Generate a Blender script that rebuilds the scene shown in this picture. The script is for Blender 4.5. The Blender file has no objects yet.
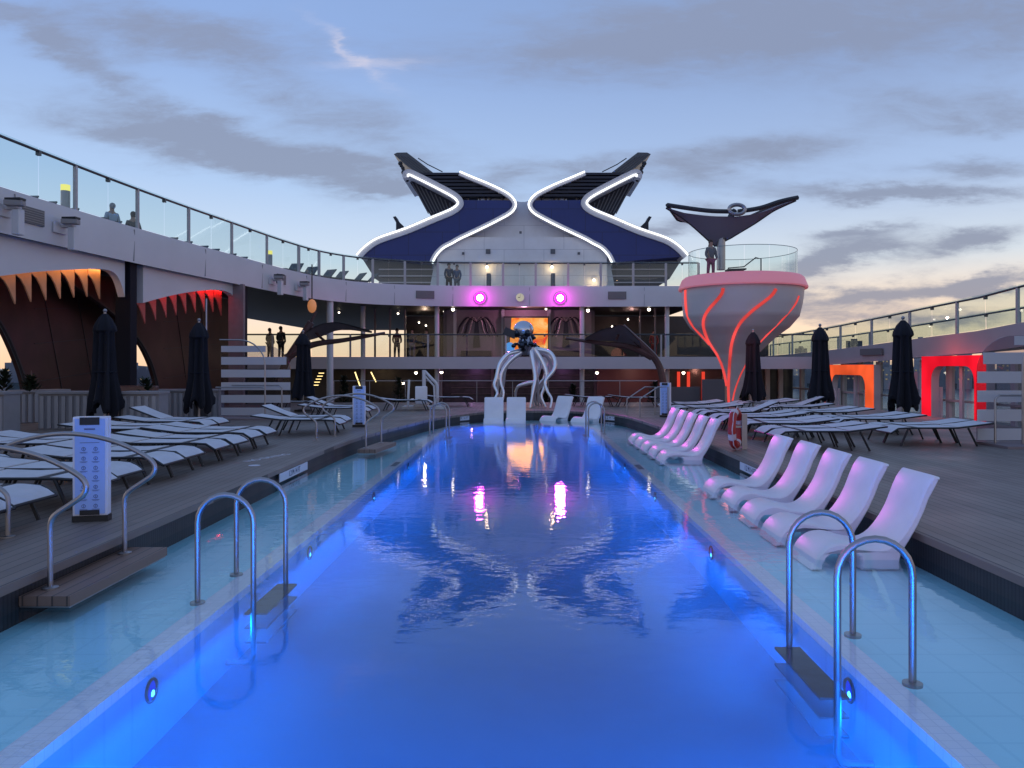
import bpy, bmesh, math, random
from mathutils import Vector, Matrix
random.seed(7)
R = math.radians
S = bpy.context.scene
COL = S.collection
F = 770.0; CX = 524.0; CY = 366.0; EYE = 1.8

# ---------------------------------------------------------------- camera
cam_d = bpy.data.cameras.new('camera'); cam = bpy.data.objects.new('camera', cam_d); COL.objects.link(cam)
cam.location = (0, 0, EYE); cam.rotation_euler = (R(90), 0, 0)
cam_d.sensor_width = 36; cam_d.lens = 36 * F / 1024
cam_d.shift_x = -12 / 1024; cam_d.shift_y = -18 / 1024
cam_d.clip_start = 0.05; cam_d.clip_end = 20000
S.camera = cam
S.render.resolution_x = 1024; S.render.resolution_y = 768

# ---------------------------------------------------------------- world (dusk sky with clouds)
W = bpy.data.worlds.new('World'); S.world = W; W.use_nodes = True
def world():
    nt = W.node_tree; N = nt.nodes; L = nt.links
    N.clear()
    out = N.new('ShaderNodeOutputWorld'); bg = N.new('ShaderNodeBackground')
    L.new(bg.outputs[0], out.inputs[0])
    tc = N.new('ShaderNodeTexCoord'); sp = N.new('ShaderNodeSeparateXYZ')
    L.new(tc.outputs['Generated'], sp.inputs[0])
    def m(op, a, b=None, c=None, clamp=False):
        n = N.new('ShaderNodeMath'); n.operation = op; n.use_clamp = clamp
        for i, v in enumerate((a, b, c)):
            if v is None: continue
            if isinstance(v, (int, float)): n.inputs[i].default_value = v
            else: L.new(v, n.inputs[i])
        return n.outputs[0]
    def mix(f, a, b, t='MIX'):
        n = N.new('ShaderNodeMix'); n.data_type = 'RGBA'; n.blend_type = t
        for s, v in ((n.inputs[0], f), (n.inputs[6], a), (n.inputs[7], b)):
            if isinstance(v, (int, float)): s.default_value = v
            elif isinstance(v, tuple): s.default_value = (*v, 1)
            else: L.new(v, s)
        return n.outputs[2]
    def ramp(v, pts, inter='LINEAR'):
        r = N.new('ShaderNodeValToRGB'); L.new(v, r.inputs[0]); e = r.color_ramp.elements
        r.color_ramp.interpolation = inter
        while len(e) < len(pts): e.new(0.5)
        for k, (p, c) in zip(e, pts): k.position = p; k.color = (*c, 1)
        return r.outputs[0]
    x, y, z = sp.outputs
    # gradient with the elevation; a little warmer to the left where the sun went down
    base = ramp(z, [(0.0, (.76, .49, .31)), (.035, (.76, .56, .40)), (.085, (.66, .61, .56)), (.13, (.47, .55, .65)),
                    (.22, (.32, .44, .64)), (.36, (.215, .32, .56)), (.55, (.17, .27, .50)), (1.0, (.15, .23, .42))])
    baseR = ramp(z, [(0.0, (.62, .41, .29)), (.04, (.78, .57, .40)), (.085, (.70, .58, .47)), (.13, (.49, .54, .59)),
                    (.22, (.30, .40, .59)), (.36, (.195, .28, .48)), (.55, (.17, .25, .43)), (1.0, (.15, .23, .40))])
    base = mix(m('MULTIPLY_ADD', x, 1.6, .45, clamp=True), base, baseR)
    # world directions as tangents ahead of the ship
    ay = m('MAXIMUM', m('ABSOLUTE', y), .12)
    a = m('DIVIDE', x, ay); e = m('DIVIDE', z, ay)
    cv = N.new('ShaderNodeCombineXYZ'); L.new(a, cv.inputs[0]); L.new(m('MULTIPLY', e, 3.6), cv.inputs[1]); L.new(y, cv.inputs[2])
    def noise(scale, det=8, rough=.6, off=(0, 0, 0), dist=0):
        mp = N.new('ShaderNodeMapping'); L.new(cv.outputs[0], mp.inputs[0]); mp.inputs['Location'].default_value = off
        n = N.new('ShaderNodeTexNoise'); L.new(mp.outputs[0], n.inputs['Vector'])
        n.inputs['Scale'].default_value = scale; n.inputs['Detail'].default_value = det
        n.inputs['Roughness'].default_value = rough; n.inputs['Distortion'].default_value = dist
        return n.outputs[0]
    n1 = noise(7, 9, .62); n2 = noise(7, 9, .62, (5.2, 1.3, 0)); n3 = noise(2.2, 8, .6, (2, 9, 0), .6); n4 = noise(11, 9, .68, (9, 3, 0), .4)
    wa = m('MULTIPLY_ADD', n1, .16, m('SUBTRACT', a, .08)); we = m('MULTIPLY_ADD', n2, .065, m('SUBTRACT', e, .0375))
    def blob(px, py, hx, hy, slope, st):
        a0 = (px - CX) / F; e0 = (CY - py) / F; ha = hx / F; he = hy / F
        da = m('SUBTRACT', wa, a0)
        de = m('SUBTRACT', m('MULTIPLY_ADD', da, slope, we), e0)
        u = m('DIVIDE', da, ha); v = m('DIVIDE', de, he)
        r2 = m('MULTIPLY_ADD', u, u, m('MULTIPLY', v, v))
        return m('MULTIPLY', m('POWER', 2.718, m('MULTIPLY', r2, -1)), st)
    tot = None
    for b in [(215, 150, 150, 26, .22, 1.0), (330, 172, 95, 14, .05, .8), (90, 70, 150, 20, .55, .62), (250, 75, 190, 34, .45, .55), (150, 30, 200, 20, .15, .35), (392, 188, 26, 10, -.1, .8),
              (860, 22, 280, 52, -.05, .85), (640, 50, 190, 30, -.1, .5), (745, 158, 150, 22, -.12, .85), (950, 110, 140, 22, 0, .5), (905, 197, 130, 9, .02, .95), (980, 172, 80, 11, 0, .6),
              (695, 226, 48, 13, -.1, .95), (835, 262, 62, 13, -.25, 1.05), (975, 244, 60, 14, -.15, 1.1), (850, 238, 38, 8, -.1, .8),
              (860, 300, 90, 13, -.1, 1.0), (985, 288, 70, 10, -.2, .95), (905, 322, 130, 8, 0, .8), (770, 300, 40, 10, 0, .7), (505, 182, 40, 14, -.2, .55),
              (590, 175, 45, 14, -.15, .45), (1000, 130, 60, 16, -.1, .4), (60, 40, 90, 18, .3, .3)]:
        s = blob(*b); tot = s if tot is None else m('ADD', tot, s)
    tot = m('ADD', tot, m('MULTIPLY', m('SUBTRACT', n3, .50), 1.1))
    brk = m('MULTIPLY_ADD', n4, 1.9, .05)
    cl = m('MULTIPLY', m('MAXIMUM', tot, 0.0), brk)
    mr = N.new('ShaderNodeMapRange'); mr.interpolation_type = 'SMOOTHSTEP'; L.new(cl, mr.inputs[0]); mr.inputs[1].default_value = .05; mr.inputs[2].default_value = .95; mr.inputs[4].default_value = .84
    cl = mr.outputs[0]
    up = m('MULTIPLY', m('ADD', z, .01), 40, clamp=True)
    cl = m('MULTIPLY', cl, up)
    ccol = ramp(z, [(0, (.26, .22, .25)), (.08, (.175, .19, .26)), (.2, (.185, .215, .30)), (.45, (.19, .225, .33)), (1, (.16, .2, .3))])
    sky = mix(cl, base, ccol)
    # the thin bright wisp
    w1 = blob(352, 55, 30, 7, .75, .34); w2 = blob(385, 69, 45, 5, .0, .28)
    sky = mix(m('MULTIPLY', m('ADD', w1, w2), 1.0, clamp=True), sky, (.62, .55, .58))
    sky = mix(m('MULTIPLY', m('MULTIPLY', z, -12), 1, clamp=True), sky, (.05, .06, .09))
    L.new(sky, bg.inputs[0]); bg.inputs[1].default_value = 1.42
world()

sun_d = bpy.data.lights.new('sun', 'SUN'); sun = bpy.data.objects.new('sun', sun_d); COL.objects.link(sun)
sun_d.energy = 0.12; sun_d.angle = R(15); sun_d.color = (1, .72, .55)
sun.rotation_euler = (R(80), 0, R(-120))
S.view_settings.view_transform = 'Standard'; S.view_settings.look = 'None'
S.view_settings.exposure = 0.0; S.view_settings.gamma = 1; S.view_settings.use_curve_mapping = False

# ---------------------------------------------------------------- helpers
def P(px, py, Z):
    return Vector(((px - CX) * Z / F, Z, EYE + (CY - py) * Z / F))

MATS = {}
def mat(name, col, rough=.6, metal=0, emit=None, es=0, noise=0, nscale=4, bump=0, bscale=30, spec=.5, coat=0):
    if name in MATS: return MATS[name]
    m = bpy.data.materials.new(name); m.use_nodes = True; nt = m.node_tree
    b = nt.nodes['Principled BSDF']
    b.inputs['Base Color'].default_value = (*col, 1); b.inputs['Roughness'].default_value = rough
    b.inputs['Metallic'].default_value = metal; b.inputs['Specular IOR Level'].default_value = spec
    b.inputs['Coat Weight'].default_value = coat
    if emit: b.inputs['Emission Color'].default_value = (*emit, 1); b.inputs['Emission Strength'].default_value = es
    tc = nt.nodes.new('ShaderNodeTexCoord')
    if noise:
        n = nt.nodes.new('ShaderNodeTexNoise'); n.inputs['Scale'].default_value = nscale; n.inputs['Detail'].default_value = 6
        nt.links.new(tc.outputs['Object'], n.inputs['Vector'])
        r = nt.nodes.new('ShaderNodeValToRGB'); e = r.color_ramp.elements
        e[0].position = .3; e[1].position = .7
        e[0].color = (*[c * (1 - noise) for c in col], 1); e[1].color = (*[min(1, c * (1 + noise)) for c in col], 1)
        nt.links.new(n.outputs[0], r.inputs[0]); nt.links.new(r.outputs[0], b.inputs['Base Color'])
    if bump:
        n = nt.nodes.new('ShaderNodeTexNoise'); n.inputs['Scale'].default_value = bscale; n.inputs['Detail'].default_value = 4
        nt.links.new(tc.outputs['Object'], n.inputs['Vector'])
        bp = nt.nodes.new('ShaderNodeBump'); bp.inputs['Strength'].default_value = bump; bp.inputs['Distance'].default_value = .01
        nt.links.new(n.outputs[0], bp.inputs['Height']); nt.links.new(bp.outputs[0], b.inputs['Normal'])
    MATS[name] = m; return m

def emis(name, col, st):
    if name in MATS: return MATS[name]
    m = bpy.data.materials.new(name); m.use_nodes = True; nt = m.node_tree; nt.nodes.clear()
    o = nt.nodes.new('ShaderNodeOutputMaterial'); e = nt.nodes.new('ShaderNodeEmission')
    e.inputs[0].default_value = (*col, 1); e.inputs[1].default_value = st; nt.links.new(e.outputs[0], o.inputs[0])
    MATS[name] = m; return m

def glassm(name, tint, ior=1.45, rough=0.0, extra=0.0):
    m = bpy.data.materials.new(name); m.use_nodes = True; nt = m.node_tree; nt.nodes.clear()
    o = nt.nodes.new('ShaderNodeOutputMaterial'); mx = nt.nodes.new('ShaderNodeMixShader')
    t = nt.nodes.new('ShaderNodeBsdfTransparent'); t.inputs[0].default_value = (*tint, 1)
    g = nt.nodes.new('ShaderNodeBsdfGlossy'); g.inputs['Roughness'].default_value = rough
    f = nt.nodes.new('ShaderNodeLayerWeight'); f.inputs[0].default_value = .5; r0 = ((ior - 1) / (ior + 1)) ** 2
    pw = nt.nodes.new('ShaderNodeMath'); pw.operation = 'POWER'; pw.inputs[1].default_value = 5; nt.links.new(f.outputs['Facing'], pw.inputs[0])
    a = nt.nodes.new('ShaderNodeMath'); a.operation = 'MULTIPLY_ADD'; a.inputs[1].default_value = 1 - r0; a.inputs[2].default_value = r0 + extra; a.use_clamp = True
    nt.links.new(pw.outputs[0], a.inputs[0]); nt.links.new(a.outputs[0], mx.inputs[0])
    nt.links.new(t.outputs[0], mx.inputs[1]); nt.links.new(g.outputs[0], mx.inputs[2]); nt.links.new(mx.outputs[0], o.inputs[0])
    MATS[name] = m; return m

class MB:
    def __init__(s): s.v = []; s.f = []
    def add(s, vs, fs):
        k = len(s.v); s.v += [tuple(v) for v in vs]; s.f += [tuple(i + k for i in f) for f in fs]; return s
    def box(s, x0, x1, y0, y1, z0, z1):
        vs = [(x, y, z) for z in (z0, z1) for y in (y0, y1) for x in (x0, x1)]
        return s.add(vs, [(0, 2, 3, 1), (4, 5, 7, 6), (0, 1, 5, 4), (2, 6, 7, 3), (0, 4, 6, 2), (1, 3, 7, 5)])
    def obox(s, a, b, w, h, up=(0, 0, 1)):
        a = Vector(a); b = Vector(b); d = (b - a).normalized(); u = Vector(up)
        sd = d.cross(u)
        if sd.length < 1e-4: sd = d.cross(Vector((1, 0, 0)))
        sd.normalize(); u = sd.cross(d).normalized(); sd *= w / 2; u *= h / 2
        vs = [a - sd - u, a + sd - u, a + sd + u, a - sd + u, b - sd - u, b + sd - u, b + sd + u, b - sd + u]
        return s.add(vs, [(0, 1, 2, 3), (7, 6, 5, 4), (0, 4, 5, 1), (1, 5, 6, 2), (2, 6, 7, 3), (3, 7, 4, 0)])
    def tube(s, pts, r, n=8, closed=False):
        pts = [Vector(p) for p in pts]; m = len(pts); rs = r if isinstance(r, (list, tuple)) else [r] * m
        vs = []; fs = []; prev = None
        for i, p in enumerate(pts):
            if closed: d = pts[(i + 1) % m] - pts[i - 1]
            else: d = pts[min(i + 1, m - 1)] - pts[max(i - 1, 0)]
            d.normalize()
            if prev is None:
                q = Vector((0, 0, 1)) if abs(d.z) < .9 else Vector((1, 0, 0))
                u = d.cross(q).normalized()
            else:
                u = (prev - d * prev.dot(d)).normalized()
            prev = u; w = d.cross(u)
            for k in range(n):
                t = 2 * math.pi * k / n; vs.append(p + (u * math.cos(t) + w * math.sin(t)) * rs[i])
        for i in range(m if closed else m - 1):
            j = (i + 1) % m
            for k in range(n):
                l = (k + 1) % n; fs.append((i * n + k, i * n + l, j * n + l, j * n + k))
        if not closed: fs += [tuple(range(n - 1, -1, -1)), tuple((m - 1) * n + k for k in range(n))]
        return s.add(vs, fs)
    def prism(s, poly, d):
        """poly: list of 3D points, extruded by vector d"""
        n = len(poly); d = Vector(d); a = [Vector(p) for p in poly]
        return s.add(a + [p + d for p in a], [tuple(range(n - 1, -1, -1)), tuple(range(n, 2 * n))] +
                     [(i, (i + 1) % n, n + (i + 1) % n, n + i) for i in range(n)])
    def lathe(s, prof, c=(0, 0, 0), n=20, cap=True, fold=0, famp=0):
        vs = []; fs = []
        for i, (r, z) in enumerate(prof):
            for k in range(n):
                t = 2 * math.pi * k / n; rr = r * (1 + famp * math.cos(fold * t)) if fold else r
                vs.append((c[0] + rr * math.cos(t), c[1] + rr * math.sin(t), c[2] + z))
        for i in range(len(prof) - 1):
            for k in range(n):
                l = (k + 1) % n; fs.append((i * n + k, i * n + l, (i + 1) * n + l, (i + 1) * n + k))
        if cap: fs += [tuple(range(n - 1, -1, -1)), tuple((len(prof) - 1) * n + k for k in range(n))]
        return s.add(vs, fs)
    def sphere(s, c, r, n=12, sc=(1, 1, 1)):
        prof = []
        vs = []; fs = []; m = n // 2
        for i in range(m + 1):
            ph = -math.pi / 2 + math.pi * i / m; rr = max(math.cos(ph), .02)
            for k in range(n):
                t = 2 * math.pi * k / n
                vs.append((c[0] + r * sc[0] * rr * math.cos(t), c[1] + r * sc[1] * rr * math.sin(t), c[2] + r * sc[2] * math.sin(ph)))
        for i in range(m):
            for k in range(n):
                l = (k + 1) % n; fs.append((i * n + k, i * n + l, (i + 1) * n + l, (i + 1) * n + k))
        fs += [tuple(range(n - 1, -1, -1)), tuple(m * n + k for k in range(n))]
        return s.add(vs, fs)
    def build(s, name, m, parent=None, world=False, smooth=False, bevel=0):
        me = bpy.data.meshes.new(name)
        off = Vector((0, 0, 0))
        if world and parent is not None:
            q = parent
            while q is not None: off += q.location; q = q.parent
        me.from_pydata([tuple(Vector(v) - off) for v in s.v], [], s.f); me.update()
        bm = bmesh.new(); bm.from_mesh(me); bmesh.ops.recalc_face_normals(bm, faces=bm.faces); bm.to_mesh(me); bm.free()
        me.materials.append(m)
        o = bpy.data.objects.new(name, me); COL.objects.link(o)
        if smooth:
            for p in me.polygons: p.use_smooth = True
            try: me.set_sharp_from_angle(angle=R(40))
            except Exception: pass
        if bevel:
            md = o.modifiers.new('bevel', 'BEVEL'); md.width = bevel; md.segments = 2; md.limit_method = 'ANGLE'; md.angle_limit = R(40)
        if parent is not None: o.parent = parent
        return o

def tag(o, label=None, cat=None, group=None, kind=None):
    if label: o['label'] = label
    if cat: o['category'] = cat
    if group: o['group'] = group
    if kind: o['kind'] = kind
    return o
def thing(name, label, cat, loc=(0, 0, 0), rz=0, group=None):
    o = bpy.data.objects.new(name, None); COL.objects.link(o); o.location = loc; o.rotation_euler = (0, 0, rz)
    o.empty_display_size = .2
    return tag(o, label, cat, group)
def dup(o, loc=None, rz=None, label=None, group=None, parent=None):
    c = o.copy(); COL.objects.link(c)
    if parent is not None: c.parent = parent
    if loc is not None: c.location = loc
    if rz is not None: c.rotation_euler = (0, 0, rz)
    if label: c['label'] = label
    if group: c['group'] = group
    for ch in [k for k in ALLCH(o)]: dup(ch, parent=c)
    return c
def ALLCH(o): return [k for k in bpy.data.objects if k.parent == o]
ORD = ['first', 'second', 'third', 'fourth', 'fifth', 'sixth', 'seventh', 'eighth', 'ninth', 'tenth', 'eleventh', 'twelfth', 'thirteenth', 'fourteenth']

def smooth_path(pts, sub=6, closed=False):
    pts = [Vector(p) for p in pts]; out = []; n = len(pts)
    for i in range(n if closed else n - 1):
        if closed: p0, p1, p2, p3 = pts[i - 1], pts[i], pts[(i + 1) % n], pts[(i + 2) % n]
        else: p0, p1, p2, p3 = pts[max(i - 1, 0)], pts[i], pts[i + 1], pts[min(i + 2, n - 1)]
        for k in range(sub):
            t = k / sub
            out.append(.5 * ((2 * p1) + (p2 - p0) * t + (2 * p0 - 5 * p1 + 4 * p2 - p3) * t * t + (3 * p1 - p0 - 3 * p2 + p3) * t ** 3))
    if not closed: out.append(pts[-1])
    return out

# ---------------------------------------------------------------- materials
M_white = mat('white_paint', (.62, .61, .63), .45, noise=.05, nscale=.6)
M_white2 = mat('white_paint_warm', (.55, .50, .52), .5, noise=.06, nscale=.8)
M_steel = mat('steel', (.38, .35, .35), .42, 1, noise=.06, nscale=9)
M_dark = mat('dark_metal', (.03, .03, .035), .5)
M_black = mat('black_frame', (.015, .015, .018), .5)
M_resin = mat('lounger_resin', (.78, .76, .80), .38, noise=.03, nscale=5)
M_sling = mat('sling_white', (.60, .60, .64), .75, noise=.07, nscale=5, bump=.3, bscale=160)
M_sling_d = mat('sling_dark', (.05, .05, .055), .8)
M_navy = mat('navy_fabric', (.0045, .005, .012), .9, noise=.2, nscale=4, bump=.5, bscale=40)
M_navyp = mat('navy_post', (.006, .008, .016), .7, spec=.2)
M_wood = mat('cabana_wood', (.085, .032, .022), .55)
M_fluted = mat('planter_grey', (.26, .25, .27), .7, noise=.06)
M_fin = mat('fin_wood', (.50, .27, .16), .6, noise=.1, nscale=3)
M_finr = mat('fin_red_lit', (.45, .12, .10), .6, noise=.1, nscale=3)  # red lamp light on the second cabana's fins put into the base colour
M_blue = mat('funnel_blue', (.008, .022, .14), .5, noise=.08, nscale=.5)
M_blue = None; M_louv = mat('louvre_dark', (.012, .014, .03), .5)
M_wedge = mat('wedge_grey', (.10, .105, .12), .5)
M_led = emis('led_white', (.95, .98, 1), 2.4)
M_ledred = emis('led_red', (1, .09, .085), .85)
M_ledor = emis('led_orange', (1, .28, .14), 1.1)
M_portalr = emis('portal_red', (1, .010, .03), 1.0)
M_portalo = emis('portal_orange', (1, .12, .035), 1.1)
M_warm = emis('lamp_warm', (1, .62, .28), 7)
M_yel = emis('lamp_yellow', (1, .9, .22), 1.1)
M_dot = emis('lamp_dot', (1, .88, .7), 9)
M_mag = emis('lamp_magenta', (1, .10, .95), 16)
M_magc = emis('lamp_core', (1, .75, 1), 20)
M_glass = glassm('rail_glass', (.88, .935, .93), 1.35)
M_glassd = glassm('window_glass', (.35, .42, .48), 1.5, extra=.03)
M_frost = glassm('frost_glass', (.72, .72, .78), 1.3, .15)
M_skin = mat('skin', (.35, .2, .15), .6)
M_leaf = mat('leaf', (.012, .025, .012), .7, noise=.3, nscale=8)
M_pod = mat('pod_shell', (.50, .475, .465), .5, noise=.04, nscale=1)
M_rim = mat('pod_rim_lit', (.75, .32, .35), .5, emit=(1, .22, .26), es=.20)  # LED light on the rim put in as pink colour and faint glow
M_taupe = mat('taupe', (.22, .17, .18), .6, noise=.08)
M_brown = mat('bronze', (.13, .075, .07), .4, .4, noise=.1)
M_mirror = mat('mirror_steel', (.88, .88, .92), .28, .85)
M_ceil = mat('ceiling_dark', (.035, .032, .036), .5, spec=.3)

def plated(name, c, seam, w, h, rough=.45):
    m = bpy.data.materials.new(name); m.use_nodes = True; nt = m.node_tree; N = nt.nodes; L = nt.links; b = N['Principled BSDF']
    tc = N.new('ShaderNodeTexCoord'); mp = N.new('ShaderNodeMapping'); mp.inputs['Rotation'].default_value = (R(90), 0, 0); L.new(tc.outputs['Object'], mp.inputs[0])
    br = N.new('ShaderNodeTexBrick'); L.new(mp.outputs[0], br.inputs['Vector']); br.inputs['Scale'].default_value = 1; br.inputs['Brick Width'].default_value = w; br.inputs['Row Height'].default_value = h
    br.inputs['Mortar Size'].default_value = .022; br.inputs['Mortar Smooth'].default_value = .5; br.inputs['Color1'].default_value = (*c, 1); br.inputs['Color2'].default_value = (*[k * .93 for k in c], 1); br.inputs['Mortar'].default_value = (*seam, 1)
    n = N.new('ShaderNodeTexNoise'); n.inputs['Scale'].default_value = .9; n.inputs['Detail'].default_value = 7; n.inputs['Roughness'].default_value = .65; L.new(tc.outputs['Object'], n.inputs['Vector'])
    mx = N.new('ShaderNodeMix'); mx.data_type = 'RGBA'; mx.blend_type = 'MULTIPLY'; L.new(br.outputs[0], mx.inputs[6]); cr = N.new('ShaderNodeValToRGB'); cr.color_ramp.elements[0].position = .3; cr.color_ramp.elements[0].color = (.91, .90, .89, 1); cr.color_ramp.elements[1].position = .6; cr.color_ramp.elements[1].color = (1, 1, 1, 1)
    L.new(n.outputs[0], cr.inputs[0]); L.new(cr.outputs[0], mx.inputs[7]); mx.inputs[0].default_value = 1; L.new(mx.outputs[2], b.inputs['Base Color']); b.inputs['Roughness'].default_value = rough
    MATS[name] = m; return m
def planks(name, c1, c2, w=.13, axis=0, rough=.55, gap=.12):
    m = bpy.data.materials.new(name); m.use_nodes = True; nt = m.node_tree; N = nt.nodes; L = nt.links; b = N['Principled BSDF']
    tc = N.new('ShaderNodeTexCoord'); sp = N.new('ShaderNodeSeparateXYZ'); L.new(tc.outputs['Object'], sp.inputs[0])
    def mm(op, a, b_=None, clamp=False):
        n = N.new('ShaderNodeMath'); n.operation = op; n.use_clamp = clamp
        for i, v in enumerate((a, b_)):
            if v is None: continue
            if isinstance(v, (int, float)): n.inputs[i].default_value = v
            else: L.new(v, n.inputs[i])
        return n.outputs[0]
    u = mm('DIVIDE', sp.outputs[axis], w); fl = mm('FLOOR', u); fr = mm('FRACT', u)
    cm = N.new('ShaderNodeCombineXYZ'); L.new(fl, cm.inputs[0]); L.new(mm('FLOOR', mm('ADD', mm('DIVIDE', sp.outputs[1 - axis], 2.4), mm('MULTIPLY', fl, .37))), cm.inputs[1])
    wn = N.new('ShaderNodeTexWhiteNoise'); L.new(cm.outputs[0], wn.inputs[0])
    mp = N.new('ShaderNodeMapping'); L.new(tc.outputs['Object'], mp.inputs[0]); mp.inputs['Scale'].default_value = (12, 1.2, 6) if axis == 0 else (1.2, 12, 6)
    ns = N.new('ShaderNodeTexNoise'); L.new(mp.outputs[0], ns.inputs['Vector']); ns.inputs['Scale'].default_value = 3; ns.inputs['Detail'].default_value = 6
    n2 = N.new('ShaderNodeTexNoise'); L.new(tc.outputs['Object'], n2.inputs['Vector']); n2.inputs['Scale'].default_value = .7; n2.inputs['Detail'].default_value = 5
    f = mm('ADD', mm('MULTIPLY', wn.outputs[0], .45), mm('ADD', mm('MULTIPLY', ns.outputs[0], .35), mm('MULTIPLY', n2.outputs[0], .35)), True)
    mx = N.new('ShaderNodeMix'); mx.data_type = 'RGBA'; L.new(f, mx.inputs[0]); mx.inputs[6].default_value = (*c1, 1); mx.inputs[7].default_value = (*c2, 1)
    edge = mm('LESS_THAN', fr, gap)
    m2 = N.new('ShaderNodeMix'); m2.data_type = 'RGBA'; L.new(mm('MULTIPLY', edge, .7), m2.inputs[0]); L.new(mx.outputs[2], m2.inputs[6]); m2.inputs[7].default_value = (.012, .012, .014, 1)
    L.new(m2.outputs[2], b.inputs['Base Color']); rr_ = mm('MULTIPLY_ADD' if False else 'ADD', mm('MULTIPLY', n2.outputs[0], .7), rough - .35); L.new(rr_, b.inputs['Roughness'])
    bp = N.new('ShaderNodeBump'); bp.inputs['Strength'].default_value = .5; bp.inputs['Distance'].default_value = .006; L.new(mm('SUBTRACT', 1, edge), bp.inputs['Height']); L.new(bp.outputs[0], b.inputs['Normal'])
    MATS[name] = m; return m
M_deck = planks('deck_planks', (.13, .10, .085), (.23, .185, .160), .135, 0, .5)
M_cop = planks('coping_planks', (.15, .112, .095), (.24, .185, .16), .12, 0, .5, .09)
M_step = planks('step_planks', (.17, .10, .075), (.25, .155, .12), .11, 0, .5)
M_flut = planks('pool_wall_fluted', (.022, .022, .028), (.04, .038, .046), .045, 1, .5, .4)
M_cabwood = planks('cabana_boards', (.060, .020, .016), (.098, .034, .026), .55, 2, .45, .02) if False else mat('cab_wood2', (.05, .018, .016), .5, noise=.25, nscale=1.4)

def tile(name, c1, c2, size=.05, grout=(.5, .5, .5), rough=.3):
    m = bpy.data.materials.new(name); m.use_nodes = True; nt = m.node_tree; N = nt.nodes; L = nt.links; b = N['Principled BSDF']
    tc = N.new('ShaderNodeTexCoord'); br = N.new('ShaderNodeTexBrick'); L.new(tc.outputs['Object'], br.inputs['Vector'])
    br.offset = 0; br.inputs['Scale'].default_value = 1; br.inputs['Brick Width'].default_value = size; br.inputs['Row Height'].default_value = size
    br.inputs['Mortar Size'].default_value = size * .04; br.inputs['Color1'].default_value = (*c1, 1); br.inputs['Color2'].default_value = (*c2, 1); br.inputs['Mortar'].default_value = (*grout, 1)
    L.new(br.outputs[0], b.inputs['Base Color']); b.inputs['Roughness'].default_value = rough
    MATS[name] = m; return m
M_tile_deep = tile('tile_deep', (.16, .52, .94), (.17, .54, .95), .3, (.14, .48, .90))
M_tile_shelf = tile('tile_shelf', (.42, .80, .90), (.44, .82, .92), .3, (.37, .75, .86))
M_band = tile('tile_band', (.80, .76, .84), (.84, .80, .88), .075, (.68, .66, .76))

def water():
    m = bpy.data.materials.new('pool_water'); m.use_nodes = True; nt = m.node_tree; N = nt.nodes; L = nt.links; N.clear()
    o = N.new('ShaderNodeOutputMaterial'); mx = N.new('ShaderNodeMixShader')
    t = N.new('ShaderNodeBsdfTransparent'); t.inputs[0].default_value = (.90, .97, 1, 1)
    g = N.new('ShaderNodeBsdfGlossy'); g.inputs['Roughness'].default_value = .01
    f = N.new('ShaderNodeLayerWeight'); f.inputs[0].default_value = .5
    pw = N.new('ShaderNodeMath'); pw.operation = 'POWER'; pw.inputs[1].default_value = 5; L.new(f.outputs['Facing'], pw.inputs[0])
    fa = N.new('ShaderNodeMath'); fa.operation = 'MULTIPLY_ADD'; fa.inputs[1].default_value = .98; fa.inputs[2].default_value = .02; L.new(pw.outputs[0], fa.inputs[0])
    tc = N.new('ShaderNodeTexCoord'); mp = N.new('ShaderNodeMapping'); L.new(tc.outputs['Object'], mp.inputs[0]); mp.inputs['Scale'].default_value = (1, 1.25, 1)
    n1 = N.new('ShaderNodeTexNoise'); L.new(mp.outputs[0], n1.inputs['Vector']); n1.inputs['Scale'].default_value = 4.6; n1.inputs['Detail'].default_value = 3.5; n1.inputs['Roughness'].default_value = .5
    n2 = N.new('ShaderNodeTexNoise'); L.new(mp.outputs[0], n2.inputs['Vector']); n2.inputs['Scale'].default_value = .55; n2.inputs['Detail'].default_value = 2
    r = N.new('ShaderNodeMath'); r.operation = 'MULTIPLY'; L.new(n1.outputs[0], r.inputs[0]); L.new(n2.outputs[0], r.inputs[1])
    bp = N.new('ShaderNodeBump'); bp.inputs['Strength'].default_value = 1; bp.inputs['Distance'].default_value = .0042
    L.new(r.outputs[0], bp.inputs['Height'])
    for k in (g, f): L.new(bp.outputs[0], k.inputs['Normal'])
    L.new(fa.outputs[0], mx.inputs[0]); L.new(t.outputs[0], mx.inputs[1]); L.new(g.outputs[0], mx.inputs[2]); L.new(mx.outputs[0], o.inputs[0])
    return m
M_water = water()

def lamp(name, kind, loc, energy, color, size=.2, size_y=None, target=None, spot=None, blend=.5):
    d = bpy.data.lights.new(name, kind); o = bpy.data.objects.new(name, d); COL.objects.link(o); o.location = loc
    d.energy = energy; d.color = color
    if kind == 'AREA':
        d.size = size
        if size_y: d.shape = 'RECTANGLE'; d.size_y = size_y
    elif kind in ('POINT', 'SPOT'): d.shadow_soft_size = size
    if kind == 'SPOT': d.spot_size = spot; d.spot_blend = blend
    if target is not None: o.rotation_euler = (Vector(target) - Vector(loc)).to_track_quat('-Z', 'Y').to_euler()
    return o

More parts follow.
